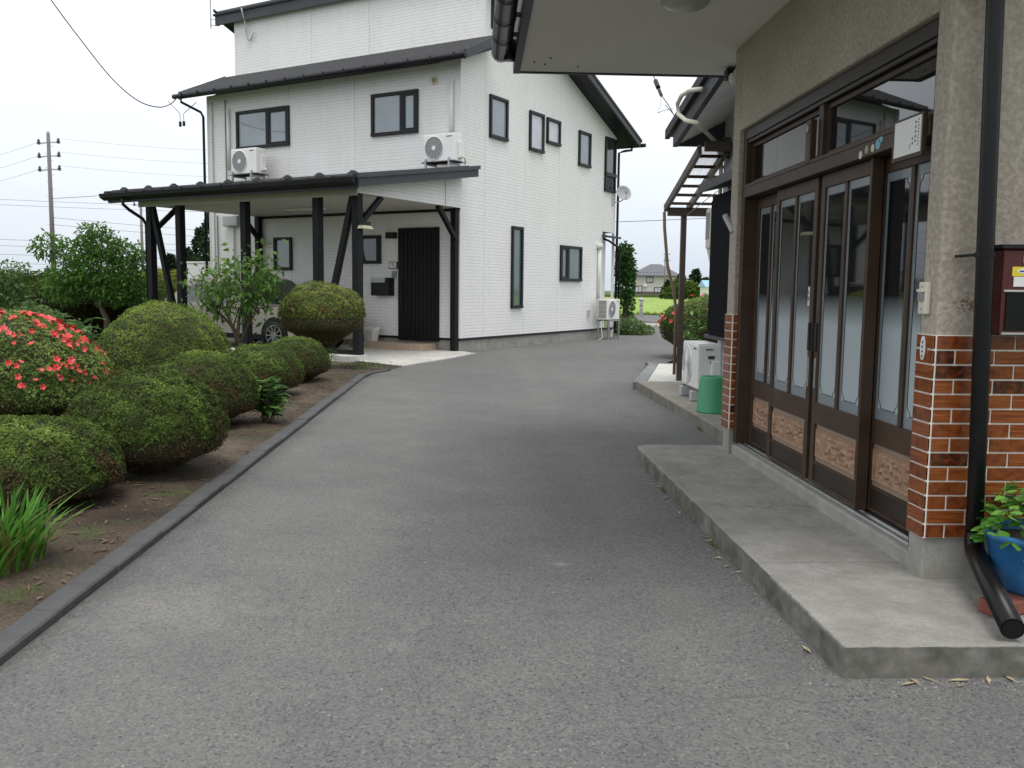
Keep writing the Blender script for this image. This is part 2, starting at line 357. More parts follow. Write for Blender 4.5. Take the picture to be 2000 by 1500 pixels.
GRN = mat('green_plastic', (.045,.27,.13), .42, .1, 5)
BLUE = mat('blue_plastic', (.03,.16,.38), .45, .25, 9)
BRICKR = mat('red_brick', (.22,.075,.05), .85, .2, 30, .4, 80)
WIREM = mat('black_cable', (.03,.03,.035), .6, .1)
POLEC = mat('pole_concrete', (.17,.155,.16), .85, .08, 3)

# ------------------------------------------------------------------ setting: ground
def m_ground():
    n = NT('meadow_ground')
    c = n.ramp(n.noise(.22, 6), [(.35,(.045,.075,.018)),(.5,(.085,.125,.03)),(.66,(.13,.12,.065))])
    n.setc(n.mix(1.0, c, n.ramp(n.noise(9, 5), [(.3,(.7,.7,.7)),(.7,(1.2,1.2,1.2))]), 'MULTIPLY')); n.rough(.95); n.bump(n.noise(25, 5), .6, .05); return n.m
def m_soil():
    n = NT('garden_soil'); 
    c = n.ramp(n.noise(1.8, 7), [(.3,(.036,.023,.015)),(.5,(.072,.051,.034)),(.7,(.13,.102,.072))])
    c = n.mix(n.ramp(n.noise(2.7, 5), [(.55,(0,0,0)),(.68,(.75,.75,.75))]), c, (.065,.085,.022))
    n.setc(n.mix(1.0, c, n.ramp(n.noise(60, 5), [(.32,(.55,.55,.55)),(.68,(1.3,1.3,1.3))]), 'MULTIPLY')); n.rough(.95); n.bump(n.noise(45, 6), .8, .02); return n.m
def m_field():
    n = NT('rice_field_green'); v = n.n('ShaderNodeVectorMath', operation='MULTIPLY'); n.l(n.co(), v.inputs[0]); v.inputs[1].default_value = (1,.25,1)
    n.setc(n.ramp(n.noise(.5, 6, v.outputs[0]), [(.3,(.17,.27,.04)),(.7,(.30,.41,.075))])); n.rough(.9); n.bump(n.noise(6, 5), .6, .1); return n.m
struct(MB().add([(-900,-60,-.05),(900,-60,-.05),(900,1500,-.05),(-900,1500,-.05)], [(0,1,2,3)]).build('ground', m_ground()), 'green and brown open ground reaching to the horizon')
drive = [(-1.68,-3),(3.2,-3),(4.3,3.2),(3.4,6),(3.4,13),(3.2,15.8),(3.9,17.6),(5.6,24.0),(6.6,30.7),(7.4,33.8),(6.3,35.6),(5.6,33),(4.6,28.6),(4.15,26.6),(3.95,25.9),(-.30,19.28),(-.02,18.71),(-.55,17.2),(-1.0,16.15),(-1.28,15.5),(-1.45,14.9),(-1.60,14.3),(-1.68,13.4)]
struct(MB().add([(x,y,0) for x,y in drive], [tuple(range(len(drive)))]).build('driveway', ASPH), 'weathered grey asphalt driveway running between the two houses')
# garden bed as an uneven sheet
def sheet(name, x0, x1, y0, y1, nx, ny, f, mt):
    vs = []; fs = []
    for j in range(ny+1):
        for i in range(nx+1):
            x = x0+(x1-x0)*i/nx; y = y0+(y1-y0)*j/ny; vs.append((x, y, f(x, y)))
    for j in range(ny):
        for i in range(nx):
            a = j*(nx+1)+i; fs.append((a, a+1, a+nx+2, a+nx+1))
    o = MB().add(vs, fs).build(name, mt, smooth=True); return o
def soilh(x, y):
    e = min(1, max(0, (-1.80-x)/.35))
    return .012+e*(.02+.035*(mnoise.noise(Vector((x*1.3, y*1.3, 3)))+.5)+.012*mnoise.noise(Vector((x*9, y*9, 1))))
SOIL = m_soil()
struct(sheet('garden_bed', -9, -1.80, 1.5, 14.4, 120, 200, soilh, SOIL), 'bare brown soil bed with moss patches under the clipped shrubs', 'soil')
verge = [(-4,14.39),(-1.80,14.39),(-1.80,13.4),(-1.6,14.3),(-1.45,14.9),(-1.28,15.48),(-1.55,15.75),(-2.05,16.35),(-4,18)]
struct(MB().add([(x,y,.008) for x,y in verge], [tuple(range(len(verge)))]).build('verge', SOIL), 'scruffy strip of soil and moss beyond the kerb end', 'soil')
yard = [(-60,14.39),(-4,14.39),(-4,18),(-3.5,19),(-9,24),(-14,40),(-60,60)]
struct(MB().add([(x,y,-.02) for x,y in yard], [tuple(range(len(yard)))]).build('yard', m_ground()), 'green yard behind the garden', 'grass')

# kerb of separate stones
kb = thing('kerb', 'low dark grey concrete kerb between garden bed and asphalt', 'kerb'); kb['kind'] = 'structure'
ks = MB().box(-.06,.06,-.2945,.2945,-.05,.034).build('kerb_stone', KERB, kb, bevel=.008)
y = -2.7; first = True; kx = lambda y: -1.742
i = 0
while y < 13.6:
    L = .6
    dz = random.uniform(-.006,.006); dx = random.uniform(-.006,.006); rz = random.uniform(-.008,.008)
    if i == 0: ks.location = (kx(y)+dx, y, dz)
    else: inst(ks, 'kerb_stone', kb, (kx(y)+dx, y, dz), (random.uniform(-.01,.01),0,rz)).modifiers.new('bevel','BEVEL').width = .008
    i += 1; y += L
for (a, b, rz) in ((-1.70,14.0,-.22),(-1.54,14.5,-.35)):
    inst(ks, 'kerb_stone', kb, (a, b, -.012), (0,0,rz), (1,.82,1))

# entrance step and side pavement
st = MB().prism([(1.29,2.99),(3.4,2.99),(3.4,7.10),(1.36,7.10),(1.275,7.02)], -.04, .12).build('concrete_step', CONC)
rm_ = st.modifiers.new('worn','REMESH'); rm_.mode = 'VOXEL'; rm_.voxel_size = .013; rm_.use_smooth_shade = True
txw = bpy.data.textures.new('wear', 'CLOUDS'); txw.noise_scale = .045; txw.noise_depth = 3
dm_ = st.modifiers.new('chips','DISPLACE'); dm_.texture = txw; dm_.texture_coords = 'LOCAL'; dm_.strength = .011; dm_.mid_level = .62
stt = bpy.data.textures.new('sag', 'CLOUDS'); stt.noise_scale = .7; dm2_ = st.modifiers.new('sag','DISPLACE'); dm2_.texture = stt; dm2_.texture_coords = 'LOCAL'; dm2_.strength = .012; dm2_.mid_level = .5
struct(st, 'worn grey concrete step with mossy edge in front of the sliding doors', 'step')
sp = MB().prism([(2.2,7.105),(3.2,7.105),(3.2,12.0),(2.18,12.15)], -.04, .121).build('side_pavement', CONCD, bevel=.015); struct(sp, 'stained old concrete pavement edge beside the outdoor unit', 'pavement')
ws = MB().prism([(2.33,12.16),(4.4,12.02),(4.4,15.3),(3.09,15.15)], -.04, .118).build('pale_slab', CONCW, bevel=.01); struct(ws, 'pale concrete slab under the terrace roof', 'slab')
sk = MB().prism([(2.14,12.2),(2.325,12.17),(3.085,15.17),(3.0,15.9),(2.95,15.3)], -.04, .105).build('slab_kerb', m_concrete('grey_kerb_r', (.21,.22,.225), .2), bevel=.01); struct(sk, 'grey kerb strip along the pale slab', 'kerb')
ap = [(-4.35,17.92),(-2.04,16.33),(-1.55,15.73),(-1.28,15.49),(-1.0,16.15),(-.55,17.2),(-.02,18.71),(-.30,19.20),(-4.0,21.6)]
struct(MB().prism([(x,y) for x,y in ap], -.04, .018).build('concrete_apron', CONCW), 'pale concrete apron in front of the house door', 'apron')
end = MB().prism([(5.9,34.3),(7.7,33.4),(8.3,36.2),(6.6,36.9)], -.04, .03).build('gravel_strip', m_concrete('gravelly', (.36,.34,.29), .1)); struct(end, 'pale gravelly strip at the far end of the driveway', 'gravel')
rp = MB().hexa([(6.6,36.6,-.04),(8.6,36.1,-.04),(9.4,39.6,-.04),(7.0,40.2,-.04)], [(6.6,36.7,.12),(8.4,36.3,.05),(9.2,39.5,.22),(7.0,40,.28)]).build('ramp', ASPH); struct(rp, 'short asphalt ramp by the white marker post', 'ramp')
fd = MB().add([(-2,41,-.02),(120,41,-.02),(160,178,-.02),(-6,178,-.02)], [(0,1,2,3)]).build('rice_field', m_field()); struct(fd, 'bright green rice field beyond the driveway', 'field')
fb = MB().prism([(-6,178),(160,178),(160,184),(-6,184)], -.05, .5).build('field_bank', m_ground()); struct(fb, 'low grassy bank at the far edge of the rice field', 'bank')

# ================================================================== LEFT HOUSE (white siding)
YL = 0.574534
HO = (-.377, 19.278, 0)
H = thing('white_house', 'two storey white house with charcoal roofs and textured siding', 'house', HO, -YL)
W, DEP = 7.65, 7.90           # u from -7.65 to 0, v from 0 to 7.9
FND = .235
MB().box(-W+.03,-.03,.03,DEP-.03,-.1,FND).build('foundation', CONC2, H)
MB().box(-W-.004,.004,-.004,0.03,FND,.285).box(-.03,.006,.03,DEP,FND,.285).build('base_trim', BLK, H)
# core volume behind the siding panels
core = MB(); core.prism([(.04,.27),(DEP-.04,.27),(DEP-.04,5.62),(.97,8.12),(.97,6.5),(.04,6.05)], -W+.02, -.50, 'x').build('inner_wall', SIDE, H)
def zr(v): return 5.66+.366*(7.82-v)          # underside of the main roof
# siding panels, gable side (u = 0), separated by real 8 mm joints
def gable_poly(v0, v1):
    P = [(v0,.285)]
    P.append((v1,.285))
    if v1 <= .95: P += [(v1, 6.08+.44*v1),(v0, 6.08+.44*v0)]
    else: P += [(v1, zr(v1)),(v0, zr(v0))]
    return P
for (a, b) in ((0,.946),(.954,2.716),(2.724,4.436),(4.444,7.076)):
    MB().prism(gable_poly(a,b), -.5, 0, 'x').build('siding_panel', SIDE, H)
MB().prism([(7.084,2.97),(DEP,2.97),(DEP,zr(DEP)),(7.084,zr(7.084))], -.5, 0, 'x').build('siding_panel', SIDE, H)
# recessed back entry
MB().box(-.56,-.28,7.09,DEP-.0,.27,2.96).build('siding_panel', SIDE, H)
MB().box(-.06,.0,DEP-.06,DEP,.0,2.96).build('corner_post', WHT, H)
MB().hexa([(-.3,7.05,2.86),(.16,7.05,2.80),(.16,DEP+.1,2.80),(-.3,DEP+.1,2.86)], [(-.3,7.05,2.93),(.16,7.05,2.86),(.16,DEP+.1,2.86),(-.3,DEP+.1,2.93)]).build('back_porch_roof', GREYM, H)
# front panels (v = 0)
for (a, b) in ((-W,-4.864),(-4.856,-2.864),(-2.856,-.0)):
    MB().prism([(a,.285),(b-(.5 if b == 0 else 0)+.0,.285),(b-(.5 if b == 0 else 0),6.06),(a,6.06)], 0, .04, 'y').build('siding_panel', SIDE, H)
MB().box(-.505,-.0,-.0005,.0,.285,6.06)
# corner trims
MB().box(-.045,.012,-.012,.04,.285,6.05).build('corner_trim', WHT, H, bevel=.004)
MB().box(-W-.012,-W+.05,-.012,.03,.285,6.05).build('corner_trim', WHT, H, bevel=.004)
MB().box(-.5,-.045,-.0008,.04,.285,6.06).build('siding_panel', SIDE, H)
# clerestory
for (a, b) in ((-W,-5.0),(-4.992,-3.2),(-3.192,-.0)):
    MB().prism([(a,6.45),(b,6.45),(b,8.14),(a,8.14)], .93, .97, 'y').build('siding_panel', SIDE, H)
MB().box(-.04,.01,.918,.975,6.5,8.13).build('corner_trim', WHT, H)
# main shed roof
def slab(name, mt, u0, u1, v0, z0, v1, z1, t):
    return MB().hexa([(u0,v0,z0),(u1,v0,z0),(u1,v1,z1),(u0,v1,z1)], [(u0,v0,z0+t),(u1,v0,z0+t),(u1,v1,z1+t),(u0,v1,z1+t)]).build(name, mt, H)
slab('roof', ROOF, -8.15, .50, .82, zr(.82)+.02, 8.42, zr(8.42)+.02, .15)
slab('soffit', BLK, -8.1, .44, .86, zr(.86)-.012, 8.38, zr(8.38)-.012, .03)
for u in (.46, -8.18): MB().hexa([(u,.82,zr(.82)-.03),(u+.05,.82,zr(.82)-.03),(u+.05,8.44,zr(8.44)-.03),(u,8.44,zr(8.44)-.03)], [(u,.82,zr(.82)+.155),(u+.05,.82,zr(.82)+.155),(u+.05,8.44,zr(8.44)+.155),(u,8.44,zr(8.44)+.155)]).build('rake_fascia', GREYM, H)
for u in (.50, -8.22): MB().hexa([(u,.76,zr(.76)+.13),(u+.03,.76,zr(.76)+.13),(u+.03,8.48,zr(8.48)+.13),(u,8.48,zr(8.48)+.13)], [(u,.76,zr(.76)+.20),(u+.03,.76,zr(.76)+.20),(u+.03,8.48,zr(8.48)+.20),(u,8.48,zr(8.48)+.20)]).build('roof_edge_trim', BLK, H)
MB().box(-8.17,.50,.77,.819,8.03,8.26).build('ridge_fascia', GREYM, H)
MB().box(-8.21,.53,.735,.80,8.261,8.31).build('roof_edge_trim', BLK, H)
MB().tube([(-8.3,8.50,zr(8.42)+.03),(.62,8.50,zr(8.42)+.03)], .055, 10).build('rain_gutter', BLK, H)
# front lower roof in lapped courses
FS = .45
def zf(v): return 6.075+FS*(v+.5)
nc = 10
for k in range(nc):
    v0 = -.5+k*1.46/nc; v1 = v0+1.46/nc+.03
    MB().hexa([(-8.1,v0,zf(v0)),(.46,v0,zf(v0)),(.46,v1,zf(v1)),(-8.1,v1,zf(v1))], [(-8.1,v0,zf(v0)+.048),(.46,v0,zf(v0)+.048),(.46,v1,zf(v1)+.012),(-8.1,v1,zf(v1)+.012)]).build('roof_course', ROOF, H)
MB().hexa([(-8.05,-.44,5.96),(.40,-.44,5.96),(.40,.95,6.48),(-8.05,.95,6.48)], [(-8.05,-.44,6.06),(.40,-.44,6.06),(.40,.95,6.66),(-8.05,.95,6.66)]).build('soffit', BLK, H)
for u in (.41,-8.11): MB().hexa([(u,-.5,5.93),(u+.055,-.5,5.93),(u+.055,.98,6.60),(u,.98,6.60)], [(u,-.5,6.115),(u+.055,-.5,6.115),(u+.055,.98,6.79),(u,.98,6.79)]).build('rake_fascia', GREYM, H)
MB().box(-8.1,.41,-.49,-.45,5.95,6.09).build('eave_fascia', BLK, H)
MB().tube([(-8.22,-.55,6.0),(.49,-.55,6.0)], .058, 10).build('rain_gutter', BLK, H, smooth='auto')
for k in range(15): box('gutter_bracket', BLK, H, -7.9+k*.58,-7.87+k*.58,-.612,-.49,5.97,6.052)
MB().tube([(-7.95,-.55,5.97),(-7.95,-.55,5.85),(-7.75,-.12,5.66),(-7.72,-.07,5.55),(-7.72,-.07,.2)], .032, 10).build('downpipe', BLK, H, smooth='auto')
MB().tube([(.2,8.5,5.5),(.2,8.5,5.36),(.1,8.2,5.30),(.04,7.97,5.22),(.04,7.97,.1)], .035, 10).build('downpipe', BLK, H, smooth='auto')
MB().tube([(-.05,7.25,2.78),(.12,7.25,2.72),(.12,7.75,2.60),(.12,7.98,2.48),(.12,7.98,.1)], .03, 8).build('downpipe', BLK, H, smooth='auto')
MB().tube([(-7.45,-.03,5.9),(-7.45,-.03,.4)], .016, 6).build('conduit', LGREY, H); MB().tube([(-6.98,-.03,5.9),(-6.98,-.03,3.4)], .016, 6).build('conduit', MGREY, H)
MB().tube([(-8.25,.70,7.95),(-8.25,.70,9.9)], .018, 6).bar((-8.25,.70,8.03),(-8.1,.85,8.03),.015,.015).bar((-8.25,.70,8.18),(-8.1,.85,8.18),.015,.015).build('antenna_pole', STEEL, H)
MB().tube([(-7.13,.70,8.30),(-7.13,.73,8.2),(-7.13,.80,8.02),(-7.13,.87,7.65),(-7.10,.87,7.57),(-7.03,.87,7.54),(-6.97,.87,7.58),(-6.90,.86,7.75)], .02, 8).build('cable_gooseneck', LGREY, H, smooth=True)
# louvred gable vent
lv = MB().box(-.0,.03,1.16,1.50,6.98,7.75).build('gable_vent', BLK, H)
for k in range(12): MB().bar((.045,1.19,7.05+k*.057),(.045,1.47,7.05+k*.057),.04,.008,(0,.0,1)).build('louvre_slat', MGREY, lv)

def window(plane, a0, a1, z0, z1, glass, mull=None, fw=.07, out=.055, parent=None):
    # plane 'v': front wall v=0 looking -v; plane 'u': gable wall u=0 looking +u
    f = MB()
    def B(mb, p0, p1, q0, q1, d0, d1):
        if plane == 'v': mb.box(p0, p1, -d1, -d0, q0, q1)
        else: mb.box(d0, d1, p0, p1, q0, q1)
    B(f, a0, a1, z0, z0+fw, 0, out+.012); B(f, a0, a1, z1-fw, z1, 0, out); B(f, a0, a0+fw, z0+fw, z1-fw, 0, out-.002); B(f, a1-fw, a1, z0+fw, z1-fw, 0, out-.002)
    w_ = f.build('window', BLK, parent or H, bevel=.004)
    spans = [(a0+fw, a1-fw)]
    if mull is not None:
        m1 = MB(); B(m1, mull-.045, mull+.045, z0+fw, z1-fw, 0, out-.01); m1.build('mullion', BLK, w_)
        # opening sash frame on one side
        spans = [(a0+fw, mull-.045), (mull+.045, a1-fw)]
        s = spans[1] if (a1-mull) < (mull-a0) else spans[0]
        m2 = MB(); e = .045
        B(m2, s[0], s[0]+e, z0+fw, z1-fw, .004, out-.016); B(m2, s[1]-e, s[1], z0+fw, z1-fw, .004, out-.016); B(m2, s[0]+e, s[1]-e, z0+fw, z0+fw+e, .004, out-.016); B(m2, s[0]+e, s[1]-e, z1-fw-e, z1-fw, .004, out-.016)
        m2.build('sash', BLK, w_)
    for (p, q) in spans:
        g = MB(); B(g, p-.002, q+.002, z0+fw-.002, z1-fw+.002, .001, .012); g.build('pane', glass, w_)
    return w_
window('u', 1.11, 1.87, 4.66, 5.58, GLASSU)
window('u', 2.87, 3.57, 4.62, 5.54, GLASSW)
window('u', 3.72, 4.42, 4.90, 5.52, GLASSW)
window('u', 5.47, 6.17, 4.58, 5.48, GLASSU)
window('u', 2.11, 2.62, .90, 2.80, GLASSG)
window('u', 4.54, 5.75, 1.57, 2.48, GLASSG, 4.98)
wb = window('u', 7.10, 7.80, 4.08, 5.56, GLASSD)
MB().box(.02,.075,7.11,7.79,4.50,4.60).build('rail', BLK, wb)
for k in range(5): MB().box(.05,.07,7.2+k*.12,7.22+k*.12,4.12,4.5).build('baluster', BLK, wb)
window('v', -2.36, -1.08, 4.67, 5.58, GLASSU, -1.52)
window('v', -6.60, -4.84, 4.66, 5.58, GLASSU, -5.55)
window('v', -2.72, -2.11, 1.88, 2.51, GLASSD)
window('v', -5.40, -4.81, 1.74, 2.52, GLASSU)
# front door
fdoor = MB().box(-1.61,-.52,-.05,0,.20,2.65).build('front_door', BLKP, H, bevel=.005)
for k in range(9):
    u0 = -1.54+k*.106; MB().prism([(u0,0),(u0+.098,0),(u0+.09,-.014),(u0+.008,-.014)], .24, 2.58).build('plank', BLKP, fdoor).location = (0,-.05,0)
MB().tube([(-1.47,-.07,.95),(-1.47,-.125,.98),(-1.47,-.125,1.48),(-1.47,-.07,1.51)], .014, 8).build('handle', BLK, fdoor)
# wall-mounted fittings
ml = MB().box(-2.26,-1.75,-.20,0,1.17,1.46).build('mailbox', PVCB, H, bevel=.008); MB().box(-2.26,-1.86,-.205,0,1.462,1.57).build('lid', LGREY, ml); MB().box(-1.855,-1.75,-.2,0,1.462,1.57).build('lid_end', PVCB, ml)
npl = MB().box(-1.88,-1.65,-.03,0,1.77,1.92).build('name_plate', BLK, H); MB().box(-1.86,-1.67,-.036,-.031,1.785,1.905).build('plate_face', WHT, npl)
MB().box(-1.80,-1.74,-.0385,-.0365,1.86,1.885).box(-1.77,-1.70,-.0385,-.0365,1.82,1.835).build('lettering', PRINT, npl)
MB().box(-1.80,-1.68,-.035,0,1.57,1.72).build('intercom', MGREY, H, bevel=.006)
MB().box(-1.91,-1.67,-.12,0,2.43,2.565).build('wall_lamp', BLK, H, bevel=.006)
vt = MB().box(-.73,-.57,-.04,0,5.63,5.79).build('wall_vent', OFFW, H, bevel=.01); MB().lathe([(.055,-.043),(.055,-.05)],-.65,0,5.71,14,'y').build('vent_grille', mat('tan_grille',(.35,.27,.14),.6), vt)
MB().tube([(-.2,-.05,5.70),(-.2,-.05,4.5)], .042, 10).lathe([(.052,-.07),(.052,.01)],-.2,0,5.68,10,'y').build('pipe_duct', WHT, H, smooth='auto')
MB().tube([(-6.86,-.05,5.67),(-6.86,-.05,4.2)], .042, 10).lathe([(.052,-.07),(.052,.01)],-6.86,0,5.65,10,'y').build('pipe_duct', WHT, H, smooth='auto')
MB().tube([(.05,6.8,2.55),(.05,6.8,1.1)], .045, 10).box(.0,.11,6.72,6.88,2.48,2.62).build('pipe_duct', WHT, H, smooth='auto')
MB().box(.0,.06,6.18,6.27,.62,.80).build('outlet_box', LGREY, H)
mtb = MB().box(-7.03,-6.51,-.16,0,2.82,3.07).build('meter_box', LGREY, H, bevel=.02)
MB().tube([(-7.33,-.04,3.1),(-7.33,-.04,.6)], .018, 6).build('conduit', MGREY, H); MB().tube([(-6.75,-.04,2.82),(-6.75,-.04,1.2)], .02, 6).build('conduit', OFFW, H)
# porch of tiles
pt = MB().box(-2.55,-.60,-.60,-.0005,-.02,.15).build('porch_step', GROUT, H)
tl = MB().box(-.073,.073,-.006,0,-.076,.076).build('porch_tile', BEIGET, pt); tl.location = (-2.47,-.6,.074)
for k in range(1,13): inst(tl, 'porch_tile', pt, (-2.47+k*.1502,-.6,.074))
for k in range(4): inst(tl, 'porch_tile', pt, (-.6,-.53+k*.15,.074), (0,0,R(90)))
tt = MB().box(-.073,.073,-.072,.072,0,.006).build('porch_tile', BEIGET, pt); tt.location = (-2.47,-.525,.15)
for j in range(4):
    for k in range(13):
        if j+k: inst(tt, 'porch_tile', pt, (-2.47+k*.1502,-.525+j*.15,.15))
# satellite dish on the far corner
ds = thing('satellite_dish', 'grey satellite dish on an arm at the far corner of the white house', 'satellite dish', (4.12, 25.76, 4.09))
MB().lathe([(.01,.06),(.10,.048),(.17,.02),(.215,-.02),(.222,-.015),(.17,.03),(.1,.06),(.01,.072)],0,0,0,28,'y').build('reflector', LGREY, ds, smooth=True).rotation_euler = (R(-20),0,R(14))
MB().tube([(.02,.08,-.02),(-.02,.1,-.2),(-.16,.05,-.26),(-.30,-.02,-.25)], .018, 8).build('mounting_arm', LGREY, ds)
MB().tube([(.05,-.02,-.19),(.04,-.2,-.12),(.02,-.28,-.02)], .01, 6).tube([(.02,-.31,-.02),(.02,-.24,.0)], .025, 8).build('feed_horn', MGREY, ds)
MB().box(-.36,-.28,-.08,.06,-.34,-.12).build('wall_bracket', LGREY, ds)

# ================================================================== CARPORT
CP = thing('carport', 'lean to carport with black timber posts and charcoal roof on the white house', 'carport', HO, -YL)
MB().prism([(-6.0,-3.62),(.06,-3.62),(.06,-3.12),(-6.0,-3.12)], -.05, .118).build('plinth', CONCW, CP, bevel=.01)
MB().box(-5.9,.05,-3.34,-3.19,.119,.20).build('sill_beam', BLKP, CP)
pw = .145
def post(u, v, z0=.2, z1=3.03, w_=pw): return MB().box(u-w_/2,u+w_/2,v-w_/2,v+w_/2,z0,z1).build('post', BLKP, CP, bevel=.005)
for u in (-5.70,-4.78,-2.88,-.98): post(u, -3.26)
post(-.03,-3.26,.119); post(-.075,-.09,.0,3.02,.13); post(-5.85,-.085,.02,3.02,.13)
MB().bar((-5.62,-3.27,2.98),(-4.86,-3.27,.22),.10,.10,(0,1,0)).build('brace', BLKP, CP)
MB().bar((-.12,-3.27,2.98),(-.90,-3.27,.22),.10,.10,(0,1,0)).build('brace', BLKP, CP)
for u in (-.03,-5.70):
    MB().bar((u,-3.18,2.50),(u,-2.58,3.02),.09,.09,(1,0,0)).build('knee_brace', BLKP, CP)
    MB().bar((u,-.12,2.38),(u,-.76,3.02),.09,.09,(1,0,0)).build('knee_brace', BLKP, CP)
MB().box(-5.95,.03,-3.34,-.02,3.03,3.06).build('ceiling', SOFFW, CP)
MB().box(-5.97,.05,-3.36,-3.341,2.985,3.15).build('front_beam', SOFFW, CP)
MB().box(-5.9,-.0,-.04,-.01,2.97,3.029).build('wall_trim', BLK, CP)
for u0, u1 in ((0.0,.05),(-5.97,-5.93)):
    MB().prism([(-3.34,3.031),(-.012,3.031),(-.012,3.66),(-3.34,3.15)], u0, u1, 'x').build('end_panel', SIDE, CP)
MB().box(.051,.056,-.62,-.612,3.05,3.58).build('panel_joint', GREYM, CP)
def zc(v): return 3.665+.1555*v        # underside of the carport roof
MB().hexa([(-6.38,-3.72,zc(-3.72)),(.40,-3.72,zc(-3.72)),(.40,-.015,zc(0)),(-6.38,-.015,zc(0))], [(-6.38,-3.72,zc(-3.72)+.2),(.40,-3.72,zc(-3.72)+.2),(.40,-.015,zc(0)+.2),(-6.38,-.015,zc(0)+.2)]).build('roof', GREYM, CP)
for u in (.402,-6.43): MB().hexa([(u,-3.76,zc(-3.76)-.005),(u+.045,-3.76,zc(-3.76)-.005),(u+.045,0.02 if u > 0 else -.015,zc(0)-.005),(u,0.02 if u > 0 else -.015,zc(0)-.005)], [(u,-3.76,zc(-3.76)+.17),(u+.045,-3.76,zc(-3.76)+.17),(u+.045,0.02 if u > 0 else -.015,zc(0)+.17),(u,0.02 if u > 0 else -.015,zc(0)+.17)]).build('rake_fascia', GREYM, CP)
for u in (.44,-6.49): MB().hexa([(u,-3.8,zc(-3.8)+.15),(u+.05,-3.8,zc(-3.8)+.15),(u+.05,.03 if u > 0 else -.01,zc(0)+.15),(u,.03 if u > 0 else -.01,zc(0)+.15)], [(u,-3.8,zc(-3.8)+.225),(u+.05,-3.8,zc(-3.8)+.225),(u+.05,.03 if u > 0 else -.01,zc(0)+.225),(u,.03 if u > 0 else -.01,zc(0)+.225)]).build('roof_edge_trim', GREYM, CP)
MB().box(-6.38,.40,-3.775,-3.725,zc(-3.75)-.03,zc(-3.75)+.19).build('eave_fascia', BLK, CP)
MB().prism([(-3.90,3.155),(-3.80,3.10),(-3.79,3.10),(-3.79,3.24),(-3.92,3.24)], -6.50, .40, 'x').build('rain_gutter', BLK, CP, bevel=.01)
for k in range(12): box('gutter_bracket', BLK, CP, -6.2+k*.56,-6.175+k*.56,-3.925,-3.78,3.20,3.262)
for k in range(13):
    u = -6.2+k*.535
    MB().bar((u,-3.8,zc(-3.8)+.215),(u,-.02,zc(0)+.215),.035,.04).build('standing_seam', ROOF, CP)
for k in range(9):
    u = -6.05+k*.78
    MB().box(u-.09,u+.09,-3.66,-3.60,zc(-3.6)+.2,zc(-3.6)+.25).box(u-.04,u+.04,-3.66,-3.60,zc(-3.6)+.25,zc(-3.6)+.275).build('snow_guard', GREYM, CP)
MB().tube([(-5.80,-3.85,3.12),(-5.80,-3.85,3.0),(-5.81,-3.7,2.90),(-5.83,-3.36,2.74),(-5.83,-3.28,2.62),(-5.83,-3.28,.15)], .034, 10).build('downpipe', BLK, CP, smooth='auto')
MB().box(-3.55,-2.5,-1.50,-1.36,2.985,3.029).build('strip_light', WHT, CP, bevel=.01)
fl = MB().box(.045,.15,-3.32,-3.1,2.46,2.53).build('flood_light', BLK, CP); MB().hexa([(.05,-3.36,2.40),(.19,-3.36,2.40),(.19,-3.06,2.40),(.05,-3.06,2.40)],[(.05,-3.32,2.458),(.15,-3.32,2.458),(.15,-3.1,2.458),(.05,-3.1,2.458)]).build('lamp_lens', mat('lamp_lens',(.62,.60,.42),.3), fl)

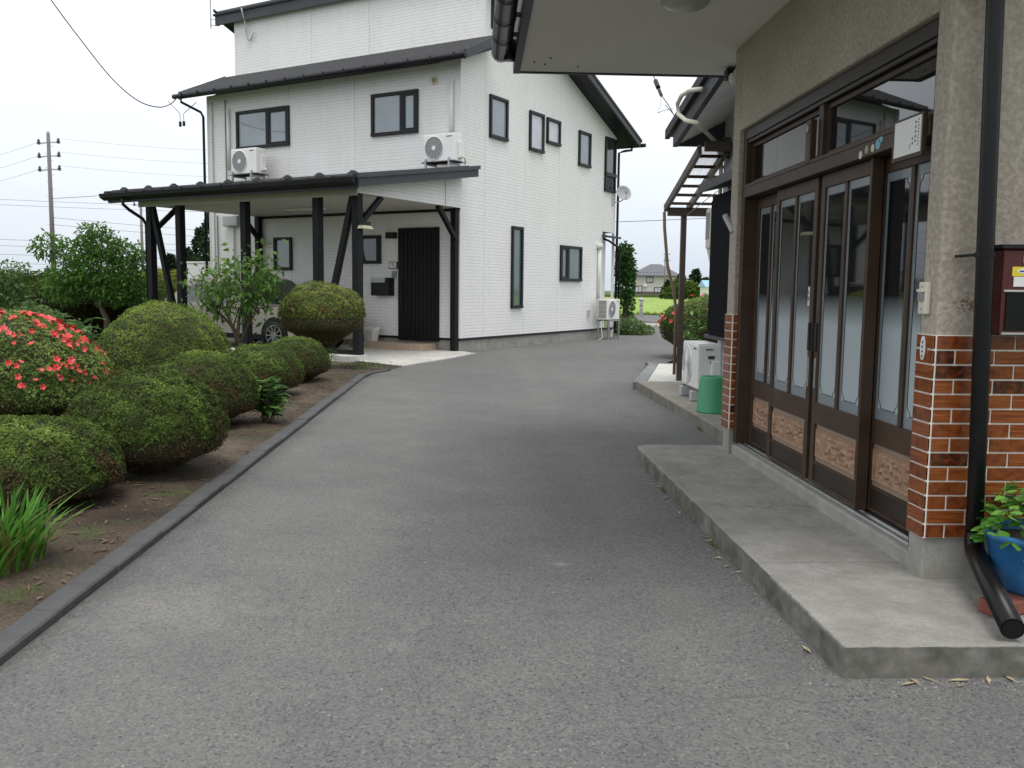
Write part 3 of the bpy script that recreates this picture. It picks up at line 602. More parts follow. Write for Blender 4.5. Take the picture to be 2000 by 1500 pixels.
# ================================================================== outdoor units
def ac_unit(label, loc, rz, stand, spiral=False, s=1.0, body=WHT):
    a = thing('outdoor_unit', label, 'air conditioner', loc, rz); a.scale = (s,s,s)
    MB().box(-.40,.40,-.15,.15,.04,.60).build('casing', body, a, bevel=.022, seg=3)
    MB().box(-.392,.392,-.142,.142,.596,.606).build('top_lid', body, a, bevel=.004)
    g = MB().lathe([(.245,-.152),(.245,-.162),(.232,-.166),(.228,-.153)],-.12,0,.32,36,'y',False).build('fan_ring', body, a, smooth=True)
    MB().lathe([(.0,-.1535),(.23,-.1535)],-.12,0,.32,36,'y',False).build('fan_opening', MGREY if not spiral else LGREY, a)
    gr = MB()
    if spiral:
        for k in range(26):
            t0 = 2*math.pi*k/26
            pts = [(-.12+r*math.cos(t0+2.6*(r-.05)/.18*.45), -.166, .32+r*math.sin(t0+2.6*(r-.05)/.18*.45)) for r in (.05,.08,.11,.14,.17,.2,.23)]
            gr.tube(pts, .004, 4)
    else:
        for r in (.03,.065,.10,.135,.17,.205): gr.lathe([(r,-.160),(r+.008,-.160),(r+.008,-.156),(r,-.156)],-.12,0,.32,28,'y',False)
        for k in range(12):
            t = 2*math.pi*k/12; gr.bar((-.12+.03*math.cos(t),-.158,.32+.03*math.sin(t)),(-.12+.23*math.cos(t),-.158,.32+.23*math.sin(t)),.006,.006,(0,1,0))
    gr.build('fan_grille', LGREY if not spiral else body, a)
    MB().lathe([(.0,-.17),(.045,-.168),(.05,-.158)],-.12,0,.32,16,'y',False).build('fan_hub', body, a)
    MB().box(.20,.33,-.1545,-.1515,.535,.552).build('brand_mark', PRINT, a)
    if spiral:
        MB().box(.402,.406,-.02,.06,.42,.46).box(.402,.406,.0,.05,.37,.385).box(.402,.405,-.05,.04,.53,.545).build('printed_label', PRINT, a)
        MB().box(.40,.45,.02,.13,.12,.40).build('valve_cover', body, a, bevel=.01)
    else:
        MB().box(.40,.44,-.02,.12,.10,.45).build('valve_cover', body, a, bevel=.015)
        MB().tube([(.43,.05,.16),(.50,.06,.13),(.50,.12,.05),(.46,.16,.0)], .018, 8).build('hose', OFFW, a)
    sl_ = MB()
    for k in range(14): sl_.box(-.406,-.398,-.11,.12,.09+k*.035,.105+k*.035)
    sl_.build('side_grille', FARB, a)
    if stand == 'bracket':
        for x in (-.3,.3): MB().box(x-.02,x+.02,-.2,.2,-.02,.02).box(x-.018,x+.018,-.22,-.18,-.14,.10).box(x-.018,x+.018,.17,.2,-.14,.02).build('stand_leg', STEEL, a)
        MB().box(-.42,.42,-.18,.18,.02,.038).build('drip_tray', BLK, a)
    elif stand == 'stand':
        for x in (-.33,.33):
            for yy in (-.16,.16): MB().box(x-.018,x+.018,yy-.018,yy+.018,-.52,.0).build('stand_leg', STEEL, a)
        MB().box(-.40,.40,-.19,-.15,.0,.035).box(-.40,.40,.15,.19,.0,.035).build('stand_rail', MGREY, a)
        MB().tube([(-.35,.0,.05),(-.34,.05,-.2),(-.38,.0,-.45),(-.55,.02,-.50)], .012, 6).build('drain_hose', OFFW, a)
    else:
        for x in (-.28,.28): MB().box(x-.06,x+.06,-.2,.2,-.105,.015).build('foot_block', LGREY, a, bevel=.006)
        for x in (-.28,.28): MB().box(x-.02,x+.02,-.17,-.12,.015,.04).build('foot', STEEL, a)
    return a
def HL(u, v, z): return (HO[0]+u*math.cos(YL)+v*math.sin(YL), HO[1]-u*math.sin(YL)+v*math.cos(YL), z)
ac_unit('white outdoor unit above carport roof under the right upper window', HL(-.17,-.40,3.90), -YL, 'bracket', s=.98)
ac_unit('white outdoor unit above carport roof under the left upper window', HL(-5.76,-.45,3.94), -YL, 'bracket', s=1.05)
ac_unit('white outdoor unit on a steel stand at the far end of the white gable wall', HL(.34,6.86,.50), -YL+R(90), 'stand', s=1.0)
ac_unit('white outdoor unit with spiral fan grille next to green bin', (2.58,10.22,.222), R(-90), 'block', True, s=.90)

wbn = thing('waste_bin', 'small white plastic bin on the tiled porch', 'bin', HL(-2.17,-.30,.157), -YL)
MB().hexa([(-.11,-.09,0),(.11,-.09,0),(.11,.09,0),(-.11,.09,0)],[(-.15,-.12,.25),(.15,-.12,.25),(.15,.12,.25),(-.15,.12,.25)]).build('body', WHT, wbn, bevel=.012)
MB().hexa([(-.16,-.13,.251),(.16,-.13,.251),(.16,.13,.251),(-.16,.13,.251)],[(-.14,-.08,.29),(.14,-.08,.29),(.14,.12,.33),(-.14,.12,.33)]).build('lid', WHT, wbn, bevel=.01)
wsb = thing('storage_box', 'white metal storage box left of the white house', 'storage box', HL(-9.3,1.2,0), -YL)
MB().box(-.35,.35,-.3,.3,0,1.95).build('body', WHT, wsb, bevel=.02); MB().box(-.36,.36,-.32,.31,1.951,2.0).build('lid', WHT, wsb); MB().box(-.33,.33,-.312,-.302,.08,1.9).build('door', WHT, wsb, bevel=.004); MB().box(.22,.28,-.33,-.313,.9,1.05).build('handle', MGREY, wsb)

# ================================================================== SUV in the carport
def suv(label, loc, rz, paint):
    c = thing('parked_car', label, 'car', loc, rz)
    Lc, hw = 4.62, .91
    # side outline x (0 rear .. 4.62 front), z, and half width at each ring, lofted across
    lower = [(.03,.42),(.0,.62),(.05,.92),(.18,1.02),(1.0,1.03),(2.4,1.02),(3.35,1.0),(3.9,.965),(4.35,.87),(4.55,.72),(4.62,.55),(4.60,.36),(4.45,.24),(.2,.25)]
    vs=[];fs=[]; k=len(lower)
    for (y_, sx, sz) in ((-hw,.985,.97),(-hw+.03,1,1),(-.55,1.0,1.012),(0,1.008,1.02),(.55,1.0,1.012),(hw-.03,1,1),(hw,.985,.97)):
        for x,z in lower: vs.append(((x-Lc/2)*sx, y_, .64+(z-.64)*sz if z > .5 else z))
    n=7
    for j in range(n-1):
        for i in range(k): fs.append((j*k+i,j*k+(i+1)%k,(j+1)*k+(i+1)%k,(j+1)*k+i))
    fs.append(tuple(range(k))); fs.append(tuple(reversed(range((n-1)*k,n*k))))
    MB().add(vs,fs).build('body', paint, c, bevel=.03, seg=3)
    cab = [(.10,1.0),(.42,1.50),(.75,1.63),(1.7,1.68),(2.45,1.63),(3.45,1.0)]
    def ring(y_, ins):
        return [(x-Lc/2+(ins if x < 1 else -ins)*(0.3), y_, z) for x,z in cab]
    vs = [(x-Lc/2,-hw+.03+(z-1.0)*.28,z) for x,z in cab]+[(x-Lc/2,hw-.03-(z-1.0)*.28,z) for x,z in cab]; k=6
    MB().add(vs,[tuple(range(k)),tuple(reversed(range(k,2*k)))]+[(i,(i+1)%k,k+(i+1)%k,k+i) for i in range(k)]).build('roof', paint, c, bevel=.04, seg=3)
    for s_ in (-1,1):
        for poly in ([(.50,1.06),(.62,1.40),(1.02,1.50),(1.30,1.51),(1.30,1.06)],[(1.37,1.06),(1.37,1.52),(2.18,1.53),(2.22,1.06)],[(2.29,1.06),(2.26,1.52),(2.50,1.50),(3.10,1.09),(3.10,1.06)]):
            vs = [(x-Lc/2, s_*(hw-.022-(z-1.0)*.28), z) for x,z in poly]; vs2 = [(x-Lc/2, s_*(hw-.06-(z-1.0)*.28), z) for x,z in poly]; k=len(poly)
            MB().add(vs+vs2,[tuple(range(k)),tuple(reversed(range(k,2*k)))]+[(i,(i+1)%k,k+(i+1)%k,k+i) for i in range(k)]).build('side_window', GLASSD, c)
    vs=[(2.58-Lc/2,-.64,1.585),(2.58-Lc/2,.64,1.585),(3.40-Lc/2,.74,1.055),(3.40-Lc/2,-.74,1.055)]
    MB().add([(x+.012,y_,z+.012) for x,y_,z in vs]+[(x-.02,y_,z-.02) for x,y_,z in vs],[(0,1,2,3),(7,6,5,4),(0,4,5,1),(1,5,6,2),(2,6,7,3),(3,7,4,0)]).build('windscreen', GLASSD, c)
    for s_ in (-1,1):
        for x in (.92,3.62):
            MB().lathe([(.40,-.02),(.40,.012)], x-Lc/2, s_*(hw-.012), .36, 28, 'y').build('wheel_arch', BLK, c)
            wl = MB().lathe([(.20,-.10),(.30,-.11),(.345,-.07),(.35,0),(.345,.07),(.30,.11),(.20,.10)], x-Lc/2, s_*(hw-.09), .35, 32, 'y').build('wheel', PVCB, c, smooth=True)
            r_ = MB().lathe([(.02,-.02),(.06,-.02),(.06,.02),(.02,.02)], x-Lc/2, s_*(hw+.02), .35, 14, 'y')
            for k in range(10):
                t = 2*math.pi*k/10; r_.bar((x-Lc/2+.04*math.cos(t),s_*(hw+.018),.35+.04*math.sin(t)),(x-Lc/2+.225*math.cos(t),s_*(hw+.025),.35+.225*math.sin(t)),.03,.02,(0,1,0))
            r_.lathe([(.215,0),(.235,0),(.235,.03),(.215,.03)], x-Lc/2, s_*(hw+.015)-.015, .35, 28,'y',False)
            r_.build('rim', SILVER, wl)
        MB().box(.5-Lc/2,4.0-Lc/2,s_*(hw-.005)-.012,s_*(hw-.005)+.012,.25,.36).build('sill_trim', BLK, c)
        for x in (1.33,2.27): MB().box(x-Lc/2,x+.008-Lc/2,s_*hw-.002,s_*hw+.0012,.42,.98).build('door_seam', BLK, c)
        for x in (1.18,2.10): MB().box(x-.11-Lc/2,x+.11-Lc/2,s_*hw-.01,s_*(hw+.022),.86,.895).build('door_handle', paint, c, bevel=.005)
        mm = MB().box(2.92-Lc/2,3.08-Lc/2,min(s_*.93,s_*1.1),max(s_*.93,s_*1.1),1.06,1.19).build('mirror', paint, c, bevel=.03)
        MB().hexa([(4.2-Lc/2,s_*.55,.72),(4.5-Lc/2,s_*.55,.70),(4.2-Lc/2,s_*.9,.74),(3.95-Lc/2,s_*.92,.80)],[(4.15-Lc/2,s_*.55,.86),(4.42-Lc/2,s_*.55,.83),(4.1-Lc/2,s_*.905,.86),(3.9-Lc/2,s_*.92,.9)]).build('headlight', GLASSW, c)
        MB().box(.0-Lc/2-.012,.22-Lc/2,min(s_*.62,s_*.9),max(s_*.62,s_*.9),.80,1.0).build('tail_light', mat('tail_red',(.25,.01,.01),.2), c)
        MB().tube([(.7-Lc/2,s_*.62,1.655),(.9-Lc/2,s_*.62,1.70),(2.2-Lc/2,s_*.62,1.70),(2.4-Lc/2,s_*.62,1.645)],.016,6).build('roof_rail', SILVER, c)
    MB().box(4.56-Lc/2,4.645-Lc/2,-.45,.45,.50,.70).build('grille', BLK, c)
    return c
CARP = mat('champagne_car_paint', (.47,.43,.37), .25, .05, metal=.2); 
suv('champagne beige car parked in the carport behind the garden tree', HL(-4.16,-1.62,.018), -YL, CARP).scale = (.95,.96,.92)

# ================================================================== RIGHT HOUSE: stucco entrance
E = thing('stucco_house', 'beige stucco house entrance with brown sliding doors, tiled base and flat canopy', 'house', (0,0,0))
XW, YN, YF = 1.93, 3.72, 6.92
O0, O1, ZT = 3.858, 6.745, 2.53
ZS = 3.155
pl = MB()
pl.box(XW,4.4,YN,O0,.30,ZS).box(XW,2.10,O0,O1,ZT,ZS).box(XW,2.16,O1,YF,.30,ZS).box(2.16,3.0,O1+.05,YF,.1,ZS)
pl.build('stucco_wall', PLAS, E, bevel=.012, seg=2)
box('plinth', CONC2, E, XW+.004,4.4,YN+.004,O0,.0,.30,.006); box('plinth', CONC2, E, XW+.004,2.16,O1,YF-.004,.0,.30,.006)
MB().box(1.955,2.2,O0,O1,.05,.185).build('threshold', CONC2, E, bevel=.006)
MB().box(1.975,2.16,O0,O1,.185,.205).box(1.985,1.992,O0,O1,.205,.214).box(2.03,2.037,O0,O1,.205,.214).build('sill_rail', SILVER, E)
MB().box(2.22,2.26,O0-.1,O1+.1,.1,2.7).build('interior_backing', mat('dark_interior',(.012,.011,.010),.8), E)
# canopy
cn = MB().box(.34,4.4,3.0,7.72,ZS,ZS+.05).build('canopy_soffit', SOFF, E)
MB().box(.285,.339,2.96,7.76,ZS-.012,ZS+.30).box(.339,4.4,7.721,7.76,ZS-.010,ZS+.30).box(.339,4.4,2.96,2.999,ZS-.010,ZS+.30).build('canopy_fascia', BLK, E)
MB().box(.30,4.4,2.98,7.74,ZS+.25,ZS+.31).build('canopy_roof', ROOF, E)
MB().tube([(.18,2.9,ZS+.10),(.18,7.5,ZS+.10)], .078, 18).box(.20,.284,7.36,7.5,ZS+.02,ZS+.16).build('rain_gutter', PVCB, E, smooth='auto')
for k in range(10): MB().lathe([(.080,-.010),(.083,-.008),(.083,.008),(.080,.010)],.18,3.1+k*.49,ZS+.10,18,'y',False).box(.255,.29,3.09+k*.49,3.11+k*.49,ZS+.09,ZS+.12).build('gutter_bracket', PVCB, E)
cl = MB().lathe([(.15,0),(.15,-.035),(.12,-.06),(.05,-.072),(.0,-.074)], 1.27, 5.73, ZS, 32).build('ceiling_lamp', mat('ribbed_lamp_cover',(.42,.42,.40),.3,.04), E, smooth=True)
for (x,y_) in ((.53,7.45),(.56,7.25),(.80,7.5),(.44,7.38)): MB().lathe([(.006,0),(.006,-.012),(.0,-.014)],x,y_,ZS,8).build('screw', PVCB, E)
# tiles
GT = .0625; Z0 = .303
MB().box(XW-.006,XW+.0,YN-.006,O0,Z0,Z0+14*GT).box(XW+.0,4.4,YN-.006,YN+.0,Z0,Z0+14*GT).build('tile_bed', GROUT, E)
MB().box(XW-.006,XW+.0,O1,YF+.006,Z0,Z0+14*GT).box(XW,2.0,O1-.006,O1,Z0,Z0+14*GT).build('tile_bed', GROUT, E)
tmesh = {}
def tile(w_, d_, loc, mt, orient):
    key = (round(w_,3), round(d_,3))
    if key not in tmesh:
        o = MB().box(-w_/2,w_/2,-.006,.006,-(GT-.0075)/2,(GT-.0075)/2).build('tile', TS, E, bevel=.0012); tmesh[key] = o
        me = o.data; o.location = loc
    else:
        o = inst(tmesh[key], 'tile', E, loc); b = o.modifiers.new('bevel','BEVEL'); b.width = .0012; b.segments = 2
    o.rotation_euler = (0,0,0 if orient == 'y' else R(90)); o.material_slots[0].link = 'OBJECT'; o.material_slots[0].material = mt
def pickm(): return random.choices((TS,TP,TD),(5,4,1.4))[0]
FWt = .170
for r_ in range(14):
    z = Z0+(r_+.5)*GT
    tile(O0-YN+.003-.0, 0, (XW-.006, (YN+O0)/2-.0045, z), TS if r_ % 2 else TP, 'x')
    x = XW+.0005+.001; firstw = FWt if r_ % 2 == 1 else FWt/2-.002
    while x < 3.0:
        w_ = firstw if x < XW+.02 else FWt
        tile(w_-.0085, 0, (x+w_/2, YN-.006, z), pickm(), 'y'); x += w_
    if z < 1.2:
        tile(YF-O1-.002, 0, (XW-.006, (YF+O1)/2+.002, z), random.choice((TS,TP)), 'x')
        tile(.062, 0, (XW+.034, O1-.006, z), pickm(), 'y')
# door frame, lintel, transom
for fa, fb_ in ((O0,3.925),(6.675,O1)): box('door_frame', BRN, E, 1.965,2.15,fa,fb_,.205,ZT,.004)
MB().box(1.955,2.15,3.926,6.674,2.035,2.125).box(1.950,1.956,3.926,6.674,2.105,2.126).build('lintel', BRN, E, bevel=.004)
MB().box(1.965,2.15,3.926,6.674,2.455,ZT).box(1.975,2.0,3.926,6.674,2.43,2.454).build('head_rail', BRND, E, bevel=.003)
tr = MB().box(1.985,2.10,5.245,5.315,2.127,2.453).build('transom_post', BRN, E, bevel=.003)
for a, b in ((3.927,5.243),(5.317,6.673)):
    tw = MB().box(2.01,2.05,a,b,2.128,2.158).box(2.01,2.05,a,b,2.40,2.43).box(2.01,2.05,a,a+.03,2.158,2.40).box(2.01,2.05,b-.03,b,2.158,2.40).build('transom_window', BRN, E)
    MB().box(2.025,2.033,a+.03,b-.03,2.158,2.40).build('pane', GLASSB, tw)
bx_ = MB().box(1.945,1.983,5.33,5.41,2.11,2.36).build('bronze_box', BRN, E, bevel=.004); MB().lathe([(.022,0),(.022,-.006)],1.945,5.37,2.31,14,'x').build('emblem', mat('dull_brass',(.30,.22,.10),.4,.1,5,0,60,.6), bx_)
# carved relief panel height field
def relief_mesh(wd, ht):
    nx, nz_ = 84, 36; vs = []; fs = []
    cen = [(random.uniform(0,1), random.uniform(.1,.9), random.choice((-1,1)), random.uniform(.8,1.3)) for _ in range(15)]
    for j in range(nz_+1):
        for i in range(nx+1):
            a, b = i/nx, j/nz_; h = 0
            e = min(a*wd,(1-a)*wd,b*ht,(1-b)*ht)
            X, Z = a*wd/ht, b
            best = 9
            for cx, cz, sg, k in cen:
                dx, dz = X-cx*wd/ht, Z-cz; rr = math.hypot(dx,dz)+1e-4; th = math.atan2(dz,dx)
                sp_ = math.sin(sg*th*2+rr*22*k)
                wgt = math.exp(-(rr/.26)**2); h += wgt*sp_
            h = .5+.5*math.tanh(h*2.4)
            h = .018*h if e > .022 else (.006 if e > .012 else .009)
            vs.append((-h, (a-.5)*wd, (b-.5)*ht))
    for j in range(nz_):
        for i in range(nx):
            q = j*(nx+1)+i; fs.append((q,q+nx+1,q+nx+2,q+1))
    me = bpy.data.meshes.new('carved_panel'); me.from_pydata(vs,[],fs); me.polygons.foreach_set('use_smooth',[True]*len(fs)); me.materials.append(TERR); me.update(); return me
def door(y0, y1, xf, npan=2, handle=None):
    d = MB().box(xf,xf+.035,y0,y0+.055,.215,2.03).box(xf,xf+.035,y1-.055,y1,.215,2.03).box(xf,xf+.035,y0+.055,y1-.055,1.955,2.03).box(xf,xf+.035,y0+.055,y1-.055,.575,.70).box(xf,xf+.035,y0+.055,y1-.055,.215,.235)
    d = d.build('sliding_door', BRN, E, bevel=.003)
    MB().box(xf+.010,xf+.03,y0+.055,y1-.055,.236,.335).build('kick_panel', BRND, d)
    MB().box(xf+.002,xf+.034,y0+.055,y1-.055,.335,.349).build('rail', BRN, d)
    ins = (y0+.055, y1-.055); wd = ins[1]-ins[0]
    MB().box(xf+.016,xf+.03,ins[0],ins[1],.350,.574).build('panel_border', TERRB, d)
    o = bpy.data.objects.new('carved_panel', relief_mesh(wd-.03,.165)); col.objects.link(o); o.parent = d; o.location = (xf+.0145,(ins[0]+ins[1])/2,.462)
    st_w = .038; pw_ = (wd-st_w*(npan-1))/npan
    for k in range(npan):
        a = ins[0]+k*(pw_+st_w); b = a+pw_
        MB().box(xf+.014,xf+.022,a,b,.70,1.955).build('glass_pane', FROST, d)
        if k < npan-1: MB().box(xf,xf+.034,b,b+st_w,.702,1.953).build('glazing_bar', BRN, d, bevel=.003)
        e = MB(); c_ = .03; i0, i1, j0, j1 = a+.03, b-.03, .76, 1.905; cc = .028
        P = [(i0+cc,j0),(i1-cc,j0),(i1-cc,j0+.018),(i1-.01,j0+.03),(i1,j0+.05),(i1,j1-.05),(i1-.01,j1-.03),(i1-cc,j1-.018),(i1-cc,j1),(i0+cc,j1),(i0+cc,j1-.018),(i0+.01,j1-.03),(i0,j1-.05),(i0,j0+.05),(i0+.01,j0+.03),(i0+cc,j0+.018)]
        for q in range(len(P)):
            p0, p1 = P[q], P[(q+1)%len(P)]; e.bar((xf+.0135,p0[0],p0[1]),(xf+.0135,p1[0],p1[1]),.004,.0016,(1,0,0))
        e.build('etched_line', BLK, d)
        bo_ = MB(); bo_.box(xf+.0125,xf+.0138,a,i0-.004,.70,1.955).box(xf+.0125,xf+.0138,i1+.004,b,.70,1.955).box(xf+.0125,xf+.0138,i0-.004,i1+.004,.70,j0-.004).box(xf+.0125,xf+.0138,i0-.004,i1+.004,j1+.004,1.955).build('frosted_border', FROSTB, d)
    if handle:
        MB().box(xf-.010,xf+.001,handle-.016,handle+.016,1.00,1.17).build('lock_plate', BLK, d, bevel=.003); MB().box(xf-.006,xf+.001,handle-.012,handle+.012,.78,.96).build('pull', STEEL, d, bevel=.003)
    return d
door(6.04,6.672,2.062,2); door(5.345,6.085,2.012,2,5.372); door(4.585,5.290,2.012,2,5.262); door(3.928,4.625,2.062,2)
MB().box(1.99,2.05,4.560,4.584,.215,2.03).build('meeting_stile', BRN, E)
# plates and stickers
sg = MB().box(1.936,1.954,3.945,4.235,1.955,2.142).build('wall_sign', BRN, E); MB().box(1.931,1.9355,3.957,4.205,1.972,2.13).build('sign_face', WHT, sg)
tx = MB()
for (yy, z_top, n_, h_, w_) in ((3.972,2.118,9,.008,.0075),(3.996,2.112,5,.012,.011),(4.022,2.045,2,.012,.010),(4.045,2.015,2,.007,.006)):
    for k in range(n_):
        zz = z_top-k*(h_*1.7); tx.box(1.9295,1.9308,yy,yy+w_,zz-h_,zz-h_*.55).box(1.9295,1.9308,yy+w_*.3,yy+w_*.55,zz-h_*.98,zz-h_*.05)
tx.build('sign_lettering', PRINT, sg)
for (yy, zz, c_, r_) in ((4.63,2.052,(.62,.60,.52),.021),(4.56,2.068,(.34,.31,.22),.021),(4.49,2.065,(.60,.56,.52),.019),(4.43,2.075,(.20,.42,.50),.026),(4.40,2.098,(.18,.45,.52),.02)):
    MB().lathe([(r_,0),(r_,-.0012)],1.9545,yy,zz,18,'x').build('round_sticker', mat('sticker',c_,.5,.08,60), E)
db = MB().box(1.905,1.93,3.775,3.84,1.262,1.40).build('doorbell', OFFW, E, bevel=.006); MB().box(1.893,1.904,3.79,3.825,1.32,1.355).build('button', MGREY, db, bevel=.003); MB().box(1.892,1.904,3.785,3.83,1.357,1.37).build('button_hood', OFFW, db)
for zz in (1.285,1.38): MB().lathe([(.004,0),(.004,-.003)],1.905,3.808,zz,8,'x').build('screw', MGREY, db)
ov = MB().add([(1.9165,3.793+.021*math.cos(t),1.118+.052*math.sin(t)) for t in [2*math.pi*k/24 for k in range(24)]]+[(1.9135,3.793+.021*math.cos(t),1.118+.052*math.sin(t)) for t in [2*math.pi*k/24 for k in range(24)]],[tuple(range(24)),tuple(reversed(range(24,48)))]+[(k,(k+1)%24,24+(k+1)%24,24+k) for k in range(24)]).build('oval_plate', WHT, E)
lt = MB()
for k in range(4): lt.box(1.9122,1.9132,3.786,3.80,1.142-k*.02,1.146-k*.02).box(1.9122,1.9132,3.791,3.795,1.136-k*.02,1.150-k*.02)
lt.build('plate_lettering', PRINT, ov)
stk = MB().box(2.0085,2.0115,5.40,5.425,1.27,1.385).build('door_sticker', WHT, E); MB().box(2.0075,2.0084,5.405,5.42,1.30,1.325).box(2.0075,2.0084,5.408,5.418,1.34,1.36).build('sticker_print', PRINT, stk)
# maroon letter box
mb_ = MB().box(2.13,2.62,3.60,YN-.0125,1.185,1.535).build('letter_box', RED, E, bevel=.008)
MB().box(2.115,2.64,3.585,YN-.0125,1.536,1.552).build('hood', BLK, mb_); MB().box(2.15,2.60,3.594,3.599,1.205,1.358).build('window', mat('black_panel',(.006,.006,.006),.35,.1,ior=1.3), mb_); MB().box(2.135,2.62,3.588,3.599,1.362,1.37).box(2.135,2.62,3.588,3.599,1.188,1.197).build('trim', SILVER, mb_)
MB().box(2.168,2.33,3.5965,3.599,1.425,1.463).build('yellow_sticker', YEL, mb_)
MB().prism([(2.222+.036*math.cos(k*math.pi/10),1.446+.011*math.sin(k*math.pi/10)) for k in range(20)],3.5955,3.5964,'y').build('sticker_oval', WHT, mb_)
MB().box(2.198,2.246,3.5948,3.5953,1.442,1.448).build('sticker_print', PRINT, mb_)
MB().box(2.176,2.33,3.5965,3.599,1.383,1.423).build('white_sticker', WHT, mb_)
MB().box(2.21,2.40,3.5955,3.599,1.478,1.508).build('slot', MGREY, mb_)
# leaning downpipe with outlet
dp = MB().tube([(2.02,3.615,3.14),(2.034,3.613,2.50),(2.056,3.611,1.61),(2.079,3.609,.77),(2.089,3.607,.34)], .034, 16).build('downpipe', PVCB, E, smooth='auto')
MB().tube([(2.089,3.607,.36),(2.089,3.605,.315),(2.075,3.57,.285),(2.05,3.49,.268),(1.905,3.01,.172)], [.037,.038,.040,.041,.041], 16).build('outlet_pipe', PVCB, dp, smooth='auto')
MB().lathe([(.034,0),(.034,.001)],0,0,0,16).build('pipe_mouth', mat('pipe_dark',(.004,.004,.004),.9), dp).matrix_local = Matrix.Translation((1.9045,3.0085,.1717)) @ Vector((-.145,-.48,-.096)).to_track_quat('Z','Y').to_matrix().to_4x4()
for zz, xx in ((2.55,2.033),(1.51,2.059)): MB().lathe([(.039,-.012),(.039,.012)],xx,3.611,zz,16).bar((xx-.075,3.70,zz-.005),(xx-.03,3.62,zz),.010,.012).build('pipe_clamp', PVCB, dp)
MB().tube([(1.936,6.84,1.80),(1.90,6.95,1.93)], .022, 10).build('vent_pipe', LGREY, E)

# blue tub with a leafy plant
tub = thing('blue_tub', 'blue plastic tub at the foot of the black downpipe', 'tub', (2.262,3.44,.175))
MB().lathe([(.155,0),(.165,.02),(.192,.20),(.205,.205),(.210,.225),(.200,.235),(.188,.225),(.182,.19),(.17,.19),(.0,.19)],0,0,0,40).build('shell', BLUE, tub, smooth=True)
MB().lathe([(.0,.19),(.18,.195)],0,0,0,24,'z',False).build('soil', SOIL, tub)
MB().box(-.085,.0,-.212,-.208,.10,.15).build('paper_tag', WHT, tub).rotation_euler = (0,0,R(-12))
bk = tag(MB().box(-.105,.105,-.05,.05,0,.055).build('brick_block', BRICKR, None, bevel=.005), 'red brick under the front of the blue tub', 'brick'); bk.location = (2.075,3.325,.12); bk.rotation_euler = (0,0,R(24))
bk2 = tag(bk.copy(), 'red brick under the back of the blue tub', 'brick'); col.objects.link(bk2); bk2.location = (2.28,3.54,.12); bk2.rotation_euler = (0,0,R(-15))
def lobed(n=11, w_=.36):   # lobed leaf along +x, unit length, folded
    top = [(0,.02),(.10,.05),(.22,.26),(.30,.20),(.42,.42),(.52,.28),(.66,.36),(.74,.20),(.88,.16),(1,.0)]
    vs = [(x, 0, -.10*x*x) for x,_ in top]+[(x, y_*w_/.36, .08*y_-.12*x*x-.25*y_*y_) for x,y_ in top]+[(x,-y_*w_/.36,.08*y_-.12*x*x-.25*y_*y_) for x,y_ in top]; k=len(top); fs=[]
    for i in range(k-1): fs += [(i,i+1,k+i+1,k+i),(i,2*k+i,2*k+i+1,i+1)]
    return MB().add(vs,fs)
MUM = leafmat('tub_plant_leaf', [(0,(.055,.17,.025)),(.6,(.11,.29,.045)),(1,(.20,.40,.075))], .45, .3)
def seeded(name, mb, mt, val):
    o = mb.build(name, mt, None, smooth=True); a = o.data.attributes.new('tint','FLOAT','POINT'); a.data.foreach_set('value',[val]*len(o.data.vertices)); d = o.data; bpy.data.objects.remove(o); return d
mumv = [seeded('leaf', lobed(), MUM, v) for v in (.1,.4,.7,1.0)]
tp = thing('tub_plant', 'bright green lobed leaf plant growing in the blue tub', 'plant', (2.262,3.44,.375))
for k in range(6):
    a = k*1.05; MB().tube([(.03*math.cos(a),.03*math.sin(a),0),(.07*math.cos(a),.07*math.sin(a),.10),(.12*math.cos(a),.12*math.sin(a),.17)],.004,5).build('stem', mumv[0].materials[0], tp)
for k in range(290):
    a = random.uniform(0,6.283); r_ = .215*math.sqrt(random.random()); h_ = .22*(1-(r_/.24)**2)+random.uniform(-.10,.03)
    o = inst(mumv[random.randrange(4)], 'leaf', tp, (r_*math.cos(a),r_*math.sin(a),h_), (random.uniform(-.5,.5),random.uniform(-.35,.55),a+random.uniform(-.8,.8)), (random.uniform(.045,.068),)*3)

# green upturned bin, ------------------------------------------------
gb = thing('green_bin', 'green plastic bin standing upside down beside the tiled corner', 'bin', (2.43,9.05,.121))
MB().lathe([(.178,0),(.182,.012),(.176,.02),(.150,.352),(.146,.362),(.136,.366),(.128,.358),(.0,.358)],0,0,0,40).build('shell', GRN, gb, smooth=True)
for x in (-.06,.0,.06): MB().box(x-.006,x+.006,-.10,.10,.359,.367).build('base_rib', GRN, gb)

# ================================================================== ANNEX beyond the entrance
A = thing('grey_annex', 'pale grey walled wing with low metal roof behind the stucco entrance', 'house', (0,0,0))
AW = mat('pale_blue_grey_wall', (.50,.53,.56), .6, .05, 2)
MB().prism([(6.95,0),(10.93,0),(10.93,3.38),(6.95,4.04)],2.95,6.5,'x').build('wall', AW, A)
for k in range(9): MB().box(2.944,2.951,7.1+k*.45,7.108+k*.45,.12,3.2).build('panel_joint', LGREY, A)
def za(y_): return 3.10+.168*(10.96-y_)
def asl(name, mt, x0, x1, y0, y1, o0, o1):
    return MB().hexa([(x0,y0,za(y0)+o0),(x1,y0,za(y0)+o0),(x1,y1,za(y1)+o0),(x0,y1,za(y1)+o0)],[(x0,y0,za(y0)+o1),(x1,y0,za(y0)+o1),(x1,y1,za(y1)+o1),(x0,y1,za(y1)+o1)]).build(name, mt, A)
